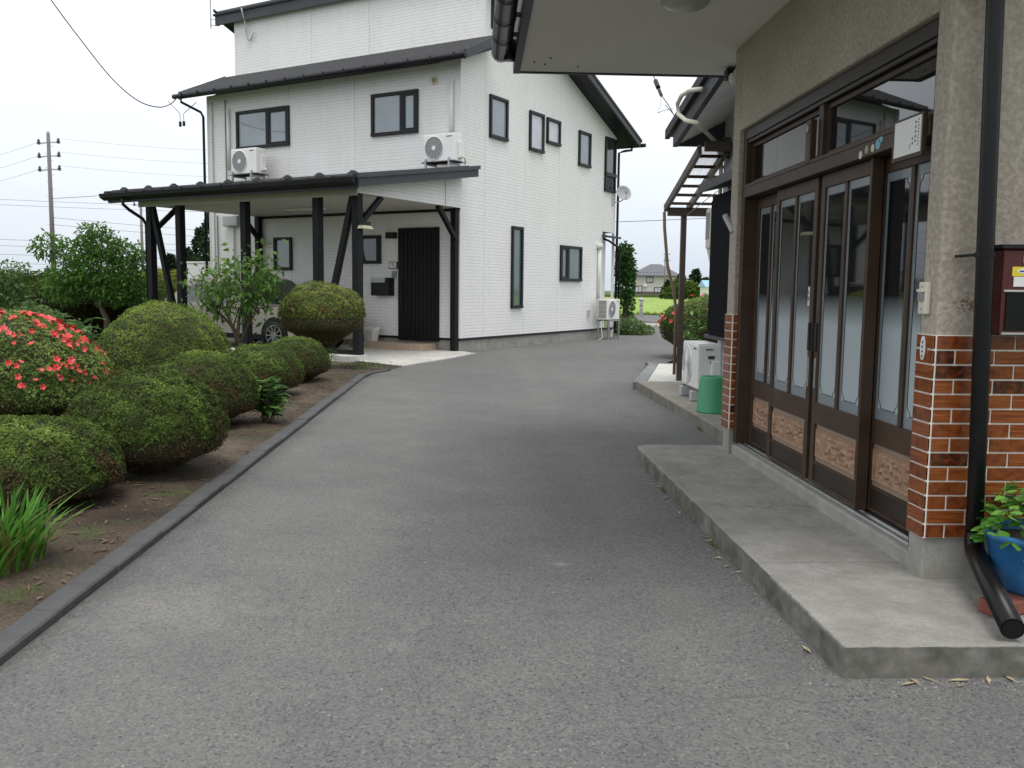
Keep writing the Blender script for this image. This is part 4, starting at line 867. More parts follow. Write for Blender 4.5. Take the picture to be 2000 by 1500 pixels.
asl('roof', ROOF, 2.30, 2.7, 7.77, 11.22, .17, .24); asl('roof', ROOF, 2.7, 6.7, 7.77, 11.22, .31, .40); asl('rake_fascia', GREYM, 2.34, 2.40, 7.77, 11.0, -.02, .168); asl('roof_edge_trim', BLK, 2.29, 2.345, 7.77, 11.24, .15, .26)
MB().box(2.402,6.6,10.95,11.0,3.08,3.40).build('eave_fascia', GREYM, A); MB().hexa([(2.402,7.77,za(7.77)),(2.96,7.77,za(7.77)+.28),(2.96,10.949,za(10.949)+.28),(2.402,10.949,za(10.949))],[(2.402,7.77,za(7.77)+.03),(2.96,7.77,za(7.77)+.31),(2.96,10.949,za(10.949)+.31),(2.402,10.949,za(10.949)+.03)]).build('soffit', mat('grey_soffit',(.80,.80,.77),.7), A)
sb_ = MB().box(2.80,2.949,8.5,10.82,.83,2.47).build('shutter_case', mat('black_case',(.008,.008,.010),.7,.1,ior=1.15), A); 
MB().box(2.785,2.80,8.52,9.62,.9,2.42).box(2.785,2.80,9.68,10.8,.9,2.42).build('shutter_panel', mat('black_shutter',(.008,.008,.011),.7,.1,ior=1.12), sb_)
MB().box(2.76,2.949,8.45,10.86,.79,.829).build('sill', GREYM, sb_)
aw_ = MB().hexa([(2.60,8.3,2.50),(2.95,8.3,2.58),(2.95,10.72,2.58),(2.60,10.72,2.50)],[(2.60,8.3,2.60),(2.95,8.3,2.72),(2.95,10.72,2.72),(2.60,10.72,2.60)]).build('window_awning', GREYM, A)
cr_ = MB().box(2.80,2.949,10.90,11.12,1.86,2.36).build('cream_heater_box', OFFW, A, bevel=.03); MB().box(2.795,2.80,10.93,11.09,1.98,2.30).build('vent_grille', MGREY, cr_); MB().hexa([(2.86,10.95,1.68),(2.94,10.95,1.68),(2.94,11.08,1.68),(2.86,11.08,1.68)],[(2.82,10.93,1.858),(2.94,10.93,1.858),(2.94,11.1,1.858),(2.82,11.1,1.858)]).build('lower_hood', OFFW, cr_)
MB().tube([(2.30,9.45,3.42),(2.22,9.66,3.45),(2.20,9.96,3.46),(2.20,10.16,3.41),(2.20,10.10,3.29),(2.22,9.82,3.17),(2.28,9.56,3.10),(2.45,9.9,3.08),(2.7,10.5,3.09),(2.84,10.8,3.04),(2.90,10.88,2.92),(2.905,10.88,2.75),(2.905,10.88,2.5)], .024, 10).build('flexible_conduit', OFFW, A, smooth=True)
sl2 = MB().lathe([(.0,-.05),(.03,-.045),(.05,-.015),(.05,.02),(.04,.035)],2.05,7.35,3.05,20).box(2.035,2.065,7.28,7.35,3.07,3.11).build('security_light', WHT, A, smooth=True)
MB().box(2.0,2.12,7.40,7.5,3.06,3.14).build('light_housing', BLK, sl2)

# terrace roof
T = thing('terrace_roof', 'brown framed terrace roof with corrugated clear panels on a post', 'terrace roof', (0,0,0))
def zt(y_): return 2.475+.272*(12.30-y_)
MB().box(2.755,2.825,12.235,12.305,.118,2.42).build('post', BRNL, T, bevel=.004)
MB().box(2.57,4.3,12.22,12.31,2.36,2.47).build('front_beam', BRNL, T, bevel=.004)
for x in (2.55,2.86,3.5,4.2): MB().bar((x,12.34,zt(12.34)),(x,10.5,zt(10.5)),.045,.09).build('rafter', BRNL, T)
for k in range(6): 
    y_ = 12.2-k*.30; MB().box(2.575,4.2,y_-.02,y_+.02,zt(y_)+.0,zt(y_)+.035).build('purlin', BRN, T)
vs=[];fs=[]; nx=92
for i in range(nx+1):
    x=2.53+i*1.75/nx; dz=.018*math.sin(i*2*math.pi/4)
    vs += [(x,12.38,zt(12.38)+.06+dz),(x,10.52,zt(10.52)+.06+dz)]
for i in range(nx): fs.append((2*i,2*i+1,2*i+3,2*i+2))
pc = NT('clear_corrugated'); pc.setc((.85,.87,.88)); pc.rough(.25); tr_ = pc.n('ShaderNodeBsdfTranslucent'); tr_.inputs[0].default_value=(.9,.92,.93,1); tp_ = pc.n('ShaderNodeBsdfTransparent'); ms_ = pc.n('ShaderNodeMixShader'); ms_.inputs[0].default_value=.45; pc.l(tr_.outputs[0],ms_.inputs[1]); pc.l(tp_.outputs[0],ms_.inputs[2]); m2_=pc.n('ShaderNodeMixShader'); m2_.inputs[0].default_value=.9; pc.l(pc.b.outputs[0],m2_.inputs[1]); pc.l(ms_.outputs[0],m2_.inputs[2]); pc.l(m2_.outputs[0],pc.out.inputs[0])
MB().add(vs,fs).build('corrugated_sheet', pc.m, T, smooth=True)
MB().box(2.83,2.91,10.50,10.56,2.92,3.12).build('hanger', BRNL, T); MB().box(2.6,4.2,10.45,10.50,2.95,3.06).build('wall_beam', BRNL, T)
MB().tube([(2.54,12.36,2.42),(2.55,12.36,2.2),(2.60,12.34,1.7),(2.69,12.32,1.35),(2.73,12.31,1.1),(2.73,12.31,.2)], .022, 8).build('drain_hose', mat('tan_hose',(.18,.13,.09),.5), T, smooth=True)
MB().tube([(2.80,12.26,2.35),(3.0,11.9,2.55),(3.2,11.4,2.75)], .006, 4).build('wire_brace', LGREY, T)

# machine glimpsed behind the outdoor unit
sc_ = thing('parked_scooter', 'dark blue scooter half hidden behind the spiral grille unit', 'scooter', (4.02,12.9,.118), R(172))
MB().prism([(-.5,.30),(.1,.24),(.3,.25),(.42,.75),(.36,.80),(.22,.40),(.02,.38),(-.05,.62),(-.55,.66),(-.62,.5)], -.13,.13,'y').build('body', mat('dark_blue_paint',(.015,.02,.045),.2), sc_, bevel=.03)
MB().box(-.55,-.02,-.12,.12,.665,.73).build('seat', PVCB, sc_, bevel=.03); MB().tube([(.38,-.28,.86),(.40,0,.80),(.38,.28,.86)],.014,8).build('handlebar', SILVER, sc_)
for x in (-.42,.48): MB().lathe([(.12,-.05),(.20,-.055),(.22,0),(.20,.055),(.12,.05)],x,0,.22,20,'y').build('wheel', PVCB, sc_, smooth=True)
MB().lathe([(.0,.04),(.06,.02),(.065,-.03)],.46,0,.72,14,'x').build('headlight', SILVER, sc_)

# ================================================================== PLANTS
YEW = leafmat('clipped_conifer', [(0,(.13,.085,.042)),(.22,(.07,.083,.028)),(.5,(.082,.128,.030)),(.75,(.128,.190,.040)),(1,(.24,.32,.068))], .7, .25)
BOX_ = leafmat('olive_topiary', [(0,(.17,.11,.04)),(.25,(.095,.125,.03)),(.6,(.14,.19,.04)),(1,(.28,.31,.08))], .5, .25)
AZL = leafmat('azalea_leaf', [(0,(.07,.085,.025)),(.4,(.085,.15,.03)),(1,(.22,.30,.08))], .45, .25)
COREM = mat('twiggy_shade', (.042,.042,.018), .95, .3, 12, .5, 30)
def profile(t, Rr, h, ze, br):
    # t 0..1 from crown to foot -> (r, z, nr, nz): dome, rounded lip, sloping underside to a narrow foot
    t = np.asarray(t, float)
    a = np.clip(t/.62, 0, 1)*math.pi/2
    b = np.clip((t-.62)/.13, 0, 1)*math.pi/2
    k = np.clip((t-.75)/.25, 0, 1)
    lip = max(.80, br)
    r = np.where(t < .62, Rr*np.sin(a), np.where(t < .75, Rr*(lip+(1-lip)*np.cos(b)), Rr*(lip-(lip-br)*k)))
    z = np.where(t < .62, ze+(h-ze)*np.cos(a)**.94, np.where(t < .75, ze*(1-.45*np.sin(b)), ze*.55*(1-k)**.8))
    nr = np.where(t < .62, np.sin(a)*(h-ze), np.where(t < .75, np.cos(b)*.6+.1, .45)); nz_ = np.where(t < .62, np.cos(a)*Rr, np.where(t < .75, -np.sin(b)*.8, -.75))
    l = np.sqrt(nr*nr+nz_*nz_)+1e-6
    return r, z, nr/l, nz_/l
def topiary(name, label, cat, loc, Rr, h, ze, br, n, L, mt, seed, ry=1.0, tb=.55, group=None, trunk=0, lump=.03, aspect=.34):
    b = thing(name, label, cat, loc, 0, group)
    # core
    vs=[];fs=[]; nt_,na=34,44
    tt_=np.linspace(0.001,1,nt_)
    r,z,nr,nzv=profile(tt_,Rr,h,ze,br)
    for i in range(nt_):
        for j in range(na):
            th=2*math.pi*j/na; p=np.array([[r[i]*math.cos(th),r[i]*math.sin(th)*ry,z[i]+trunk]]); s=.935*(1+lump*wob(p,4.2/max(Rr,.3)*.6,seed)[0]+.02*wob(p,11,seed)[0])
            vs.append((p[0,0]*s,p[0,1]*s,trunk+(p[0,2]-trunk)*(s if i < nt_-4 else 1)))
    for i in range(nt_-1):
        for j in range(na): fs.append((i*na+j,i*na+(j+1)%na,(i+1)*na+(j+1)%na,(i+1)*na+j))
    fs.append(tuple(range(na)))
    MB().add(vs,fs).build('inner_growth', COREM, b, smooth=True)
    t = np.where(rng.random(n) < .78, .62*np.sqrt(rng.random(n)), .62+.34*rng.random(n)**1.2); th = rng.random(n)*2*math.pi
    r,z,nr,nzv = profile(t,Rr,h,ze,br)
    P = np.stack([r*np.cos(th), r*np.sin(th)*ry, z+trunk],1); N = np.stack([nr*np.cos(th), nr*np.sin(th), nzv],1)
    s = 1+lump*wob(P,4.2/max(Rr,.3)*.6,seed)+.020*wob(P,12,seed)+.012*wob(P,30,seed+2)
    P[:,:2] *= s[:,None]; P[:,2] = trunk+(P[:,2]-trunk)*s
    D = nrm(rng.normal(size=(n,3))); D = D-N*(D*N).sum(1,keepdims=True)*.85; D = nrm(D)+N*rng.uniform(.05,.55,(n,1))
    pit = np.clip(-wob(P,34,seed+4)-.10,0,1)*.055+np.clip(-wob(P,70,seed+6),0,1)*.022
    P -= N*(L*.8*rng.random((n,1))**1.6+pit[:,None]*min(1.3,L/.027))
    tint = tb+.26*wob(P,4.0,seed+3)+.30*wob(P,13,seed+5)+.30*(rng.random(n)-.5)+.46*(N[:,2]-.45)  # brighter upward, duller sideways: fresh top growth plus top-to-side shading painted into tint
    brown = wob(P,6.5,seed+9) > .64; tint = np.where(brown, tint-.35, tint)
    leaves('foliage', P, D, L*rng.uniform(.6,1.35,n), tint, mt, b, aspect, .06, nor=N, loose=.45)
    stm = MB()
    for k in range(7):
        a = k*.9+seed; rr = br*Rr*.45*(.4+.6*random.random()); stm.tube([(rr*.35*math.cos(a),rr*.35*math.sin(a),-.03),(rr*.8*math.cos(a),rr*.8*math.sin(a),.06+trunk*.5),(rr*1.3*math.cos(a+.3),rr*1.3*math.sin(a+.3),.2+trunk)],[.022,.016,.010],6)
    if trunk: stm.tube([(0,0,-.03),(.02,.01,trunk*.6),(0,0,trunk+.25)],[.06,.05,.045],8)
    stm.build('trunk', WOOD, b)
    return b
KG = 'clipped dome shrubs along the kerb'
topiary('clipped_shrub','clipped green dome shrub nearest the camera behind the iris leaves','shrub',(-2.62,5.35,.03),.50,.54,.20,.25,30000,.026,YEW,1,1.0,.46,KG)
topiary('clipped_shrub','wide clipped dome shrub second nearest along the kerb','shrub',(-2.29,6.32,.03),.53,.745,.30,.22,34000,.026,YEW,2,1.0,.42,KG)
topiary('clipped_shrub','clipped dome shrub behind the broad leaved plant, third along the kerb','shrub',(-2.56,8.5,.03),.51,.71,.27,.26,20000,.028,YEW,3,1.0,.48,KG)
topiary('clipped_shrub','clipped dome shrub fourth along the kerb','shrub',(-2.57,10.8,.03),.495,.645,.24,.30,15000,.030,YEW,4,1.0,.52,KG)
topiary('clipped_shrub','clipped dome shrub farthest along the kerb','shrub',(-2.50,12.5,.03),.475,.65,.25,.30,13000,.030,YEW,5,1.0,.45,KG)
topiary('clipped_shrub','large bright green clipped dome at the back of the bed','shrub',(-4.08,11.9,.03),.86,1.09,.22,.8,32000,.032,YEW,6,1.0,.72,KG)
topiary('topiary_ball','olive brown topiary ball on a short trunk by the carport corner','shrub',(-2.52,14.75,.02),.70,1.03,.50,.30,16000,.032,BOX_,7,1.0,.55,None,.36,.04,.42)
# azalea with blossoms
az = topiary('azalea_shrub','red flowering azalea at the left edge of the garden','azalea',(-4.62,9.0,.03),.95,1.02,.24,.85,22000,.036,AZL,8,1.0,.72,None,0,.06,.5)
def flower_mesh(c):
    mb = MB()
    for k in range(5):
        a = 2*math.pi*k/5; ca, sa = math.cos(a), math.sin(a)
        def q(r, w_, z): return (r*ca-w_*sa, r*sa+w_*ca, z)
        mb.add([q(.06,0,-.25),q(.45,-.34,.05),q(.55,0,-.02),q(.45,.34,.05),q(.82,-.30,.16),q(.82,.30,.16),q(1.0,0,.10)], [(0,1,2),(0,2,3),(1,4,2),(2,5,3),(2,4,6),(2,6,5)])
    mb.tube([(0,0,-.5),(0,0,-.2)],.06,5)
    o = mb.build('flower', mat('petal', c, .5, .1, 30), None); d = o.data; bpy.data.objects.remove(o); return d
fl_m = [flower_mesh(c) for c in ((.62,.045,.04),(.70,.075,.065),(.72,.10,.11))]
def put_flowers(b, n, Rr, h, ze, br, size, tmin, tmax, seed, cluster=0, sect=None):
    rs = np.random.default_rng(seed); k = 0; cen = []
    while k < n:
        if cluster and cen and rs.random() < cluster:
            t0, th0 = cen[rs.integers(len(cen))]; t = t0+rs.normal()*.03; th = th0+rs.normal()*.10
        else:
            t = rs.uniform(tmin,tmax); th = rs.uniform(*(sect or (0,6.283))); cen.append((t,th))
        if not .02 < t < .9: continue
        r,z,nr,nzv = [float(v) for v in profile(np.array(t),Rr,h,ze,br)]
        N = Vector((nr*math.cos(th),nr*math.sin(th),nzv)); P = Vector((r*math.cos(th),r*math.sin(th),z))*1.02
        N = (N+Vector(rs.normal(size=3)*.35)).normalized()
        o = inst(fl_m[rs.integers(3)], 'flower', b, P+N*.012, N.to_track_quat('Z','Y').to_euler(), (size*rs.uniform(.6,1.25),)*3); k += 1
put_flowers(az, 290, .95,1.02,.24,.85,.031,.06,.56,5,.62,(-1.8,1.1))

# big azalea hedge on the right, behind the terrace
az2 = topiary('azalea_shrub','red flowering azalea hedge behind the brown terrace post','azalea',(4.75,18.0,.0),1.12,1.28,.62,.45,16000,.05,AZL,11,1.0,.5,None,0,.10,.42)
put_flowers(az2, 28, 1.12,1.28,.62,.45,.036,.08,.62,9,.6,(2.4,5.4))

# iris clump: separate blades
IRIS = leafmat('iris_blade', [(0,(.14,.13,.04)),(.12,(.04,.13,.018)),(.6,(.075,.21,.026)),(1,(.15,.32,.05))], .4, .3)
def blade(L, w_, bend):
    vs=[];fs=[]; k=7
    for i in range(k):
        t=i/(k-1); ww=w_*(1-t**2.2)*(.7+.6*t if t < .5 else 1); x=bend*t*t*L; z=L*t*(1-.18*bend*t)
        vs += [(x,-ww,z),(x+.004,0,z+.001),(x,ww,z)]
    for i in range(k-1):
        a=i*3; fs += [(a,a+1,a+4,a+3),(a+1,a+2,a+5,a+4)]
    return MB().add(vs,fs)
bl = [seeded('leaf_blade', blade(1,.035,b), IRIS, v) for b,v in ((.15,.2),(.35,.5),(.5,.8),(.65,1.),(.6,.02))]
ir = thing('iris_clump','bright green sword leaved iris clump in the left foreground','plant',(-2.24,4.16,.03))
for k in range(290):
    a=random.uniform(0,6.283); r_=.31*math.sqrt(random.random()); s_=random.uniform(.24,.43)*(1.05-.5*r_)
    inst(bl[random.randrange(5)],'leaf_blade',ir,(r_*math.cos(a)*.85-.05,r_*math.sin(a),-.01),(random.uniform(-.15,.15),random.uniform(-.05,.22),a+random.uniform(-.9,.9)),(s_,s_*1.1,s_))
# broad leaved plant by the kerb
BRD = leafmat('broad_leaf', [(0,(.04,.11,.025)),(.5,(.075,.18,.04)),(1,(.16,.31,.075))], .4, .25)
def lance():
    top=[(0,.0),(.2,.11),(.45,.17),(.75,.11),(1,0)]
    vs=[(x,0,-.25*x*x) for x,_ in top]+[(x,y_,.04-.25*x*x) for x,y_ in top]+[(x,-y_,.04-.25*x*x) for x,y_ in top]; k=5; fs=[]
    for i in range(k-1): fs += [(i,i+1,k+i+1,k+i),(i,2*k+i,2*k+i+1,i+1)]
    return MB().add(vs,fs)
ln = [seeded('leaf', lance(), BRD, v) for v in (.1,.4,.7,1.)]
def leafy(name,label,loc,rad,h,n,L,meshes=ln):
    p = thing(name,label,'plant',loc); st_=MB()
    for k in range(max(3,n//14)):
        a=random.uniform(0,6.283); r_=rad*random.random()*.8; hh=h*random.uniform(.55,1); tip=Vector((r_*math.cos(a),r_*math.sin(a),hh)); st_.tube([(tip.x*.3,tip.y*.3,0),(tip.x*.75,tip.y*.75,hh*.6),tip],[.006,.005,.003],5)
        for q in range(14):
            f=random.uniform(.3,1); b=random.uniform(0,6.283)
            inst(meshes[random.randrange(4)],'leaf',p,(tip.x*(.3+.7*f),tip.y*(.3+.7*f),hh*f),(random.uniform(-.3,.3),random.uniform(-.5,.35),b),(L*random.uniform(.7,1.2),)*3)
    st_.build('stem', WOOD, p); return p
leafy('broad_leaved_plant','dark green broad leaved plant between clipped shrub and kerb',(-2.04,8.72,.03),.25,.46,230,.15)
leafy('broad_leaved_plant','small bright green plant at the carport plinth',(-2.40,14.55,.02),.16,.44,70,.12,ln)
leafy('peony_plant','blue green leafy peony behind the red azalea',(-6.9,15.2,0),.75,.85,200,.2)
leafy('peony_plant','leafy peony beside the back of the large dome shrub',(-6.0,15.9,0),.5,.95,140,.18)
leafy('tall_weed','tall leafy weed in front of the right hand azalea hedge',(3.85,15.9,0),.3,1.05,120,.14)
leafy('tall_weed','thin leafy weed beside the brown terrace post',(3.45,14.95,0),.16,.85,60,.11)

# trees
def branchy(loc, levels, mb, rad, length, spread, pts, d=(0,0,1), up=.3):
    p = Vector(loc); d = Vector(d).normalized(); path=[p.copy()]; rs=[rad]
    for i in range(4):
        d = (d+Vector((random.gauss(0,.16),random.gauss(0,.16),random.gauss(0,.08)+up*.12))).normalized(); p = p+d*length/4; path.append(p.copy()); rs.append(rad*(1-.11*(i+1)))
        if levels <= 1: pts.append((p.copy(), d.copy()))
    mb.tube(path, rs, 7 if levels > 1 else 5)
    if levels > 0:
        for k in range(random.randint(3,4)):
            a=random.uniform(0,6.283); o_=Vector((math.cos(a),math.sin(a),random.uniform(-.1,.5)))*spread
            q=path[random.randint(2,4)]
            branchy(q, levels-1, mb, rad*.55, length*random.uniform(.55,.8), spread, pts, d+o_, up)
def tree(name, label, loc, h, rad, spread, mt, L, per, seed, lev=3, trunk=.35, aspect=.5, tb=.5, squash=None, d0=(0,0,1)):
    random.seed(seed); t = thing(name, label, 'tree', loc); mb = MB(); pts=[]
    branchy((0,0,-.05), lev, mb, rad, h*trunk, spread, pts, d0)
    mb.build('trunk', WOOD, t, smooth=True)
    P = np.array([p for p,_ in pts]); P = np.repeat(P, per, 0); n=len(P)
    P = P+rng.normal(size=(n,3))*L*1.25
    D = rng.normal(size=(n,3)); D[:,2] -= .35
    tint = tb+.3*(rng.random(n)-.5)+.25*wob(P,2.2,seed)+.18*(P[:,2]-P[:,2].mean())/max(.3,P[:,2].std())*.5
    leaves('crown', P, D, L*rng.uniform(.6,1.3,n), tint, mt, t, aspect, .1, None, .2)
    return t
DOG = leafmat('dogwood_leaf', [(0,(.17,.08,.04)),(.16,(.065,.14,.03)),(.55,(.095,.19,.04)),(1,(.19,.30,.08))], .4, .3)
MAPLE = leafmat('maple_leaf', [(0,(.045,.11,.022)),(.5,(.095,.20,.04)),(1,(.22,.36,.08))], .5, .35)
tree('dogwood_tree','slender young tree with drooping green leaves in front of the carport',(-3.72,13.9,0),2.2,.042,.92,DOG,.105,5,21,3,.42,.5)
def blobtree(name, label, loc, blobs, n, L, mt, trunk_pts, tr_r, seed, aspect=.5, tb=.5, surf=.65, cat='tree'):
    t = thing(name, label, cat, loc); mb = MB(); mb.tube(trunk_pts, [tr_r*(1-.6*i/(len(trunk_pts)-1)) for i in range(len(trunk_pts))], 8)
    for b in blobs: mb.tube([trunk_pts[-1], ((trunk_pts[-1][0]+b[0])/2,(trunk_pts[-1][1]+b[1])/2,(trunk_pts[-1][2]+b[2])/2+.05), b[:3]], [tr_r*.4,tr_r*.25,tr_r*.1], 5)
    mb.build('trunk', WOOD, t, smooth=True)
    wts = np.array([b[3]*b[4]*b[5] for b in blobs])**.7; wts /= wts.sum(); PP=[];DD=[];TT=[]
    for b, wt in zip(blobs, wts):
        k = int(n*wt); v = nrm(rng.normal(size=(k,3))); rr = (surf+(1.12-surf)*rng.random((k,1))**.8); p = v*rr*np.array(b[3:6])
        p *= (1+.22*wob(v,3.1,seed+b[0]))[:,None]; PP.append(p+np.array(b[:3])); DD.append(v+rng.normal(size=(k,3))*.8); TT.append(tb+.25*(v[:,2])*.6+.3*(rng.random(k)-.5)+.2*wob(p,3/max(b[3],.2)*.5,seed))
    P=np.concatenate(PP); D=np.concatenate(DD); D[:,2]-=.2
    leaves('crown', P, D, L*rng.uniform(.6,1.3,len(P)), np.concatenate(TT), mt, t, aspect, .1, None, .15)
    return t
random.seed(3)
blobtree('maple_tree','bushy green maple with a leaning trunk behind the azalea',(-9.0,22,0),
  [(-.1,0,1.75,.75,.7,.45),(-.75,.1,1.55,.55,.5,.4),(.55,0,1.5,.5,.5,.42),(0,.1,2.25,.55,.5,.35),(-.45,0,2.15,.4,.4,.3),(.55,.1,2.1,.45,.4,.3),(-1.2,0,2.25,.38,.35,.28),(-.1,0,2.6,.35,.3,.2),(.85,0,1.25,.4,.4,.3),(-.8,0,1.2,.45,.4,.3),(.95,0,1.85,.22,.25,.3),(.25,0,1.2,.6,.5,.35)],
  8200,.11,MAPLE,[(.10,0,-.05),(.12,0,.5),(-.05,0,.9),(0,0,1.3)],.09,31,.42,.45,.35)
SHR = leafmat('grey_green_leaf', [(0,(.045,.09,.03)),(.5,(.09,.16,.05)),(1,(.19,.27,.11))], .5, .3)
DARKH = leafmat('dark_hedge_leaf', [(0,(.012,.014,.006)),(.5,(.025,.028,.010)),(1,(.05,.06,.015))], .7, .1)
HEDG = leafmat('hedge_leaf', [(0,(.035,.07,.012)),(.5,(.07,.12,.02)),(1,(.13,.18,.03))], .6, .2)
GOLD = leafmat('golden_conifer', [(0,(.10,.13,.02)),(.5,(.25,.26,.04)),(1,(.46,.40,.06))], .6, .2)
PINE = leafmat('far_conifer', [(0,(.015,.03,.014)),(.5,(.03,.055,.025)),(1,(.06,.09,.04))], .7, .1)
blobtree('garden_shrub','loose grey green shrub at the far left edge',(-9.55,18.4,0),[(0,0,.75,.75,.6,.55),(-.3,0,1.35,.45,.4,.4),(.25,0,1.4,.35,.35,.4),(-.7,0,.9,.6,.5,.6),(.65,0,.6,.5,.5,.4),(.95,-.2,.5,.45,.4,.35)],5200,.10,SHR,[(0,0,-.05),(0,0,.3),(0,0,.5)],.05,33,.5,.5,.3,'shrub')
blobtree('garden_shrub','low leafy shrub in front of the dark hedge',(-7.9,17.3,0),[(0,0,.4,.45,.4,.35),(-.5,0,.55,.4,.4,.4),(.35,0,.35,.3,.3,.3)],1800,.09,SHR,[(0,0,-.05),(0,0,.2),(0,0,.3)],.03,34,.5,.55,.4,'shrub')
def hedge(name,label,x0,x1,y,h,d,n,L,mt,tb=.5,z0=0):
    hh = thing(name,label,'hedge',((x0+x1)/2,y,z0)); w_=(x1-x0)/2
    MB().box(-w_+.08,w_-.08,-d/2+.08,d/2-.08,0,h-.08).build('inner_growth', COREM, hh)
    f = rng.random(n); P=np.empty((n,3)); P[:,0]=rng.uniform(-w_,w_,n); P[:,1]=np.where(f<.6,-d/2,rng.uniform(-d/2,d/2,n)); P[:,2]=np.where(f<.6,rng.uniform(0,h,n),h)
    side = f>.9; P[side,0]=np.where(rng.random(side.sum())<.5,-w_,w_); P[side,2]=rng.uniform(0,h,side.sum())
    P += rng.normal(size=(n,3))*L*.5; P[:,2]+=.05*wob(P,2.5,x0)
    leaves('foliage',P,rng.normal(size=(n,3))+np.array([0,-.3,.4]),L*rng.uniform(.6,1.3,n),tb+.3*(rng.random(n)-.5)+.25*wob(P,1.3,x0),mt,hh,.5)
    return hh
hedge('hedge','dark shaded hedge beneath the maple',-11.2,-8.6,23.2,.95,.9,4200,.09,DARKH)
hedge('hedge','clipped mid green hedge behind the maple trunk',-14.6,-10.4,30.5,1.35,1.0,4200,.12,HEDG)
hedge('hedge','long green hedge beyond the white guard rail',-34,-15.2,52,1.9,1.4,5200,.22,HEDG,.45)
hedge('hedge','low green hedge seen between the carport posts',-14.6,-9.5,43,1.25,1.0,3000,.16,HEDG,.45)
for k,(x,y_,h_) in enumerate(((-16.6,45.4,2.0),(-15.6,45.0,2.15),(-14.8,45.2,2.05),(-14.1,45.0,2.2),(-13.4,45.1,2.1))):
    topiary('golden_conifer',('golden conifer left of the thick carport post','golden conifer behind the leaning carport brace','golden conifer between brace and second carport post','golden conifer behind the second carport post','golden conifer right of the second carport post')[k],'shrub',(x,y_,0),.52,h_,.9,.7,1500,.12,GOLD,40+k,1,.5,'golden conifers behind the carport')
def conifer(label,loc,h,r,n,L,seed,grp=None):
    t = thing('conifer_tree',label,'tree',loc,0,grp); MB().tube([(0,0,0),(0,0,h*.5),(0,0,h)],[h*.02,h*.014,.02],6).build('trunk',WOOD,t)
    z=rng.random(n)**.8; th=rng.random(n)*6.283; tier=(1-z)**.8*(.65+.35*np.sin(z*34+np.sin(th*3)*2)); rr=r*tier*np.sqrt(rng.random(n)*.8+.2)
    P=np.stack([rr*np.cos(th),rr*np.sin(th),h*.06+z*h*.94],1); D=np.stack([np.cos(th),np.sin(th),-.15+0*th],1)+rng.normal(size=(n,3))*.5
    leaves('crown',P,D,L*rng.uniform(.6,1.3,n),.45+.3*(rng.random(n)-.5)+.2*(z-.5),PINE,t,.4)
for k,(x,y_,h_,r_) in enumerate(((-22.3,74,5.9,1.9),(-20.9,72,7.0,2.0),(-24.0,76,4.4,1.4),(-19.9,73,6.3,1.9),(-25.0,75,3.8,1.3))):
    conifer(('dark conifer behind the second carport post','tallest dark conifer left of the white house corner','small conifer seen through the leaning brace','dark conifer partly hidden by the white house','small conifer beside the thick carport post')[k],(x,y_,0),h_,r_,2600,.34,60+k,'far conifers behind the carport')

# ivy tree at the far corner of the white house
IVY = leafmat('ivy_leaf', [(0,(.02,.06,.012)),(.5,(.045,.115,.022)),(1,(.11,.21,.04))], .4, .3)
blobtree('ivy_tree','ivy covered trunk at the far corner of the white house',(4.62,28.0,0),[(-.05,0,2.3,.27,.3,.5),(.0,0,1.6,.27,.28,.55),(.05,0,.95,.20,.2,.4),(-.1,0,2.5,.2,.25,.25),(0,0,1.95,.29,.3,.4)],2600,.11,IVY,[(.02,0,-.05),(0,0,.6),(.05,0,1.4),(0,0,2.2)],.13,70,.6,.45,.5)
blobtree('ground_shrub','spreading green shrub at the foot of the ivy tree',(4.75,27.4,0),[(0,0,.18,.45,.4,.26),(.35,.1,.12,.3,.3,.18),(-.25,0,.25,.25,.3,.22)],1500,.10,SHR,[(0,0,-.05),(0,0,.1),(0,0,.15)],.02,71,.5,.6,.5,'shrub')

# ================================================================== far right: marker post, field house, poles
bo = thing('marker_post','white roadside marker post at the edge of the rice field','post',(7.16,39.2,0))
MB().lathe([(.075,-.05),(.075,.86),(.08,.865),(.08,.90)],0,0,0,18).build('shaft', WHT, bo, smooth='auto'); MB().lathe([(.12,.90),(.13,.95),(.10,1.02),(.0,1.05)],0,0,0,18).build('cap', LGREY, bo, smooth=True); MB().lathe([(.079,.66),(.079,.72)],0,0,0,18).build('band', mat('dull_red_band',(.25,.15,.13),.5), bo)
for k in range(3): MB().box(-.02,.02,-.080,-.0765,.2+k*.13,.28+k*.13).build('printed_mark', MGREY, bo)
FH = thing('field_house','distant beige house with hipped grey roof across the rice field','house',(40.0,200,0),R(-12))
FW_ = mat('far_beige_wall',(.56,.53,.48),.8,.04); 
MB().box(-5.2,4.3,-3.5,3.5,0,4.6).build('wall', FW_, FH); MB().box(-5.6,4.6,-3.56,-3.51,0,1.15).build('lower_wall', mat('far_brown_band',(.12,.10,.09),.8), FH)
MB().add([(-6.3,-4.4,4.62),(5.3,-4.4,4.62),(5.3,4.4,4.62),(-6.3,4.4,4.62),(-1.6,0,7.2),(.6,0,7.2)],[(0,1,5,4),(1,2,5),(2,3,4,5),(3,0,4),(3,2,1,0)]).build('roof', mat('far_grey_tile',(.13,.135,.15),.6,.1), FH)
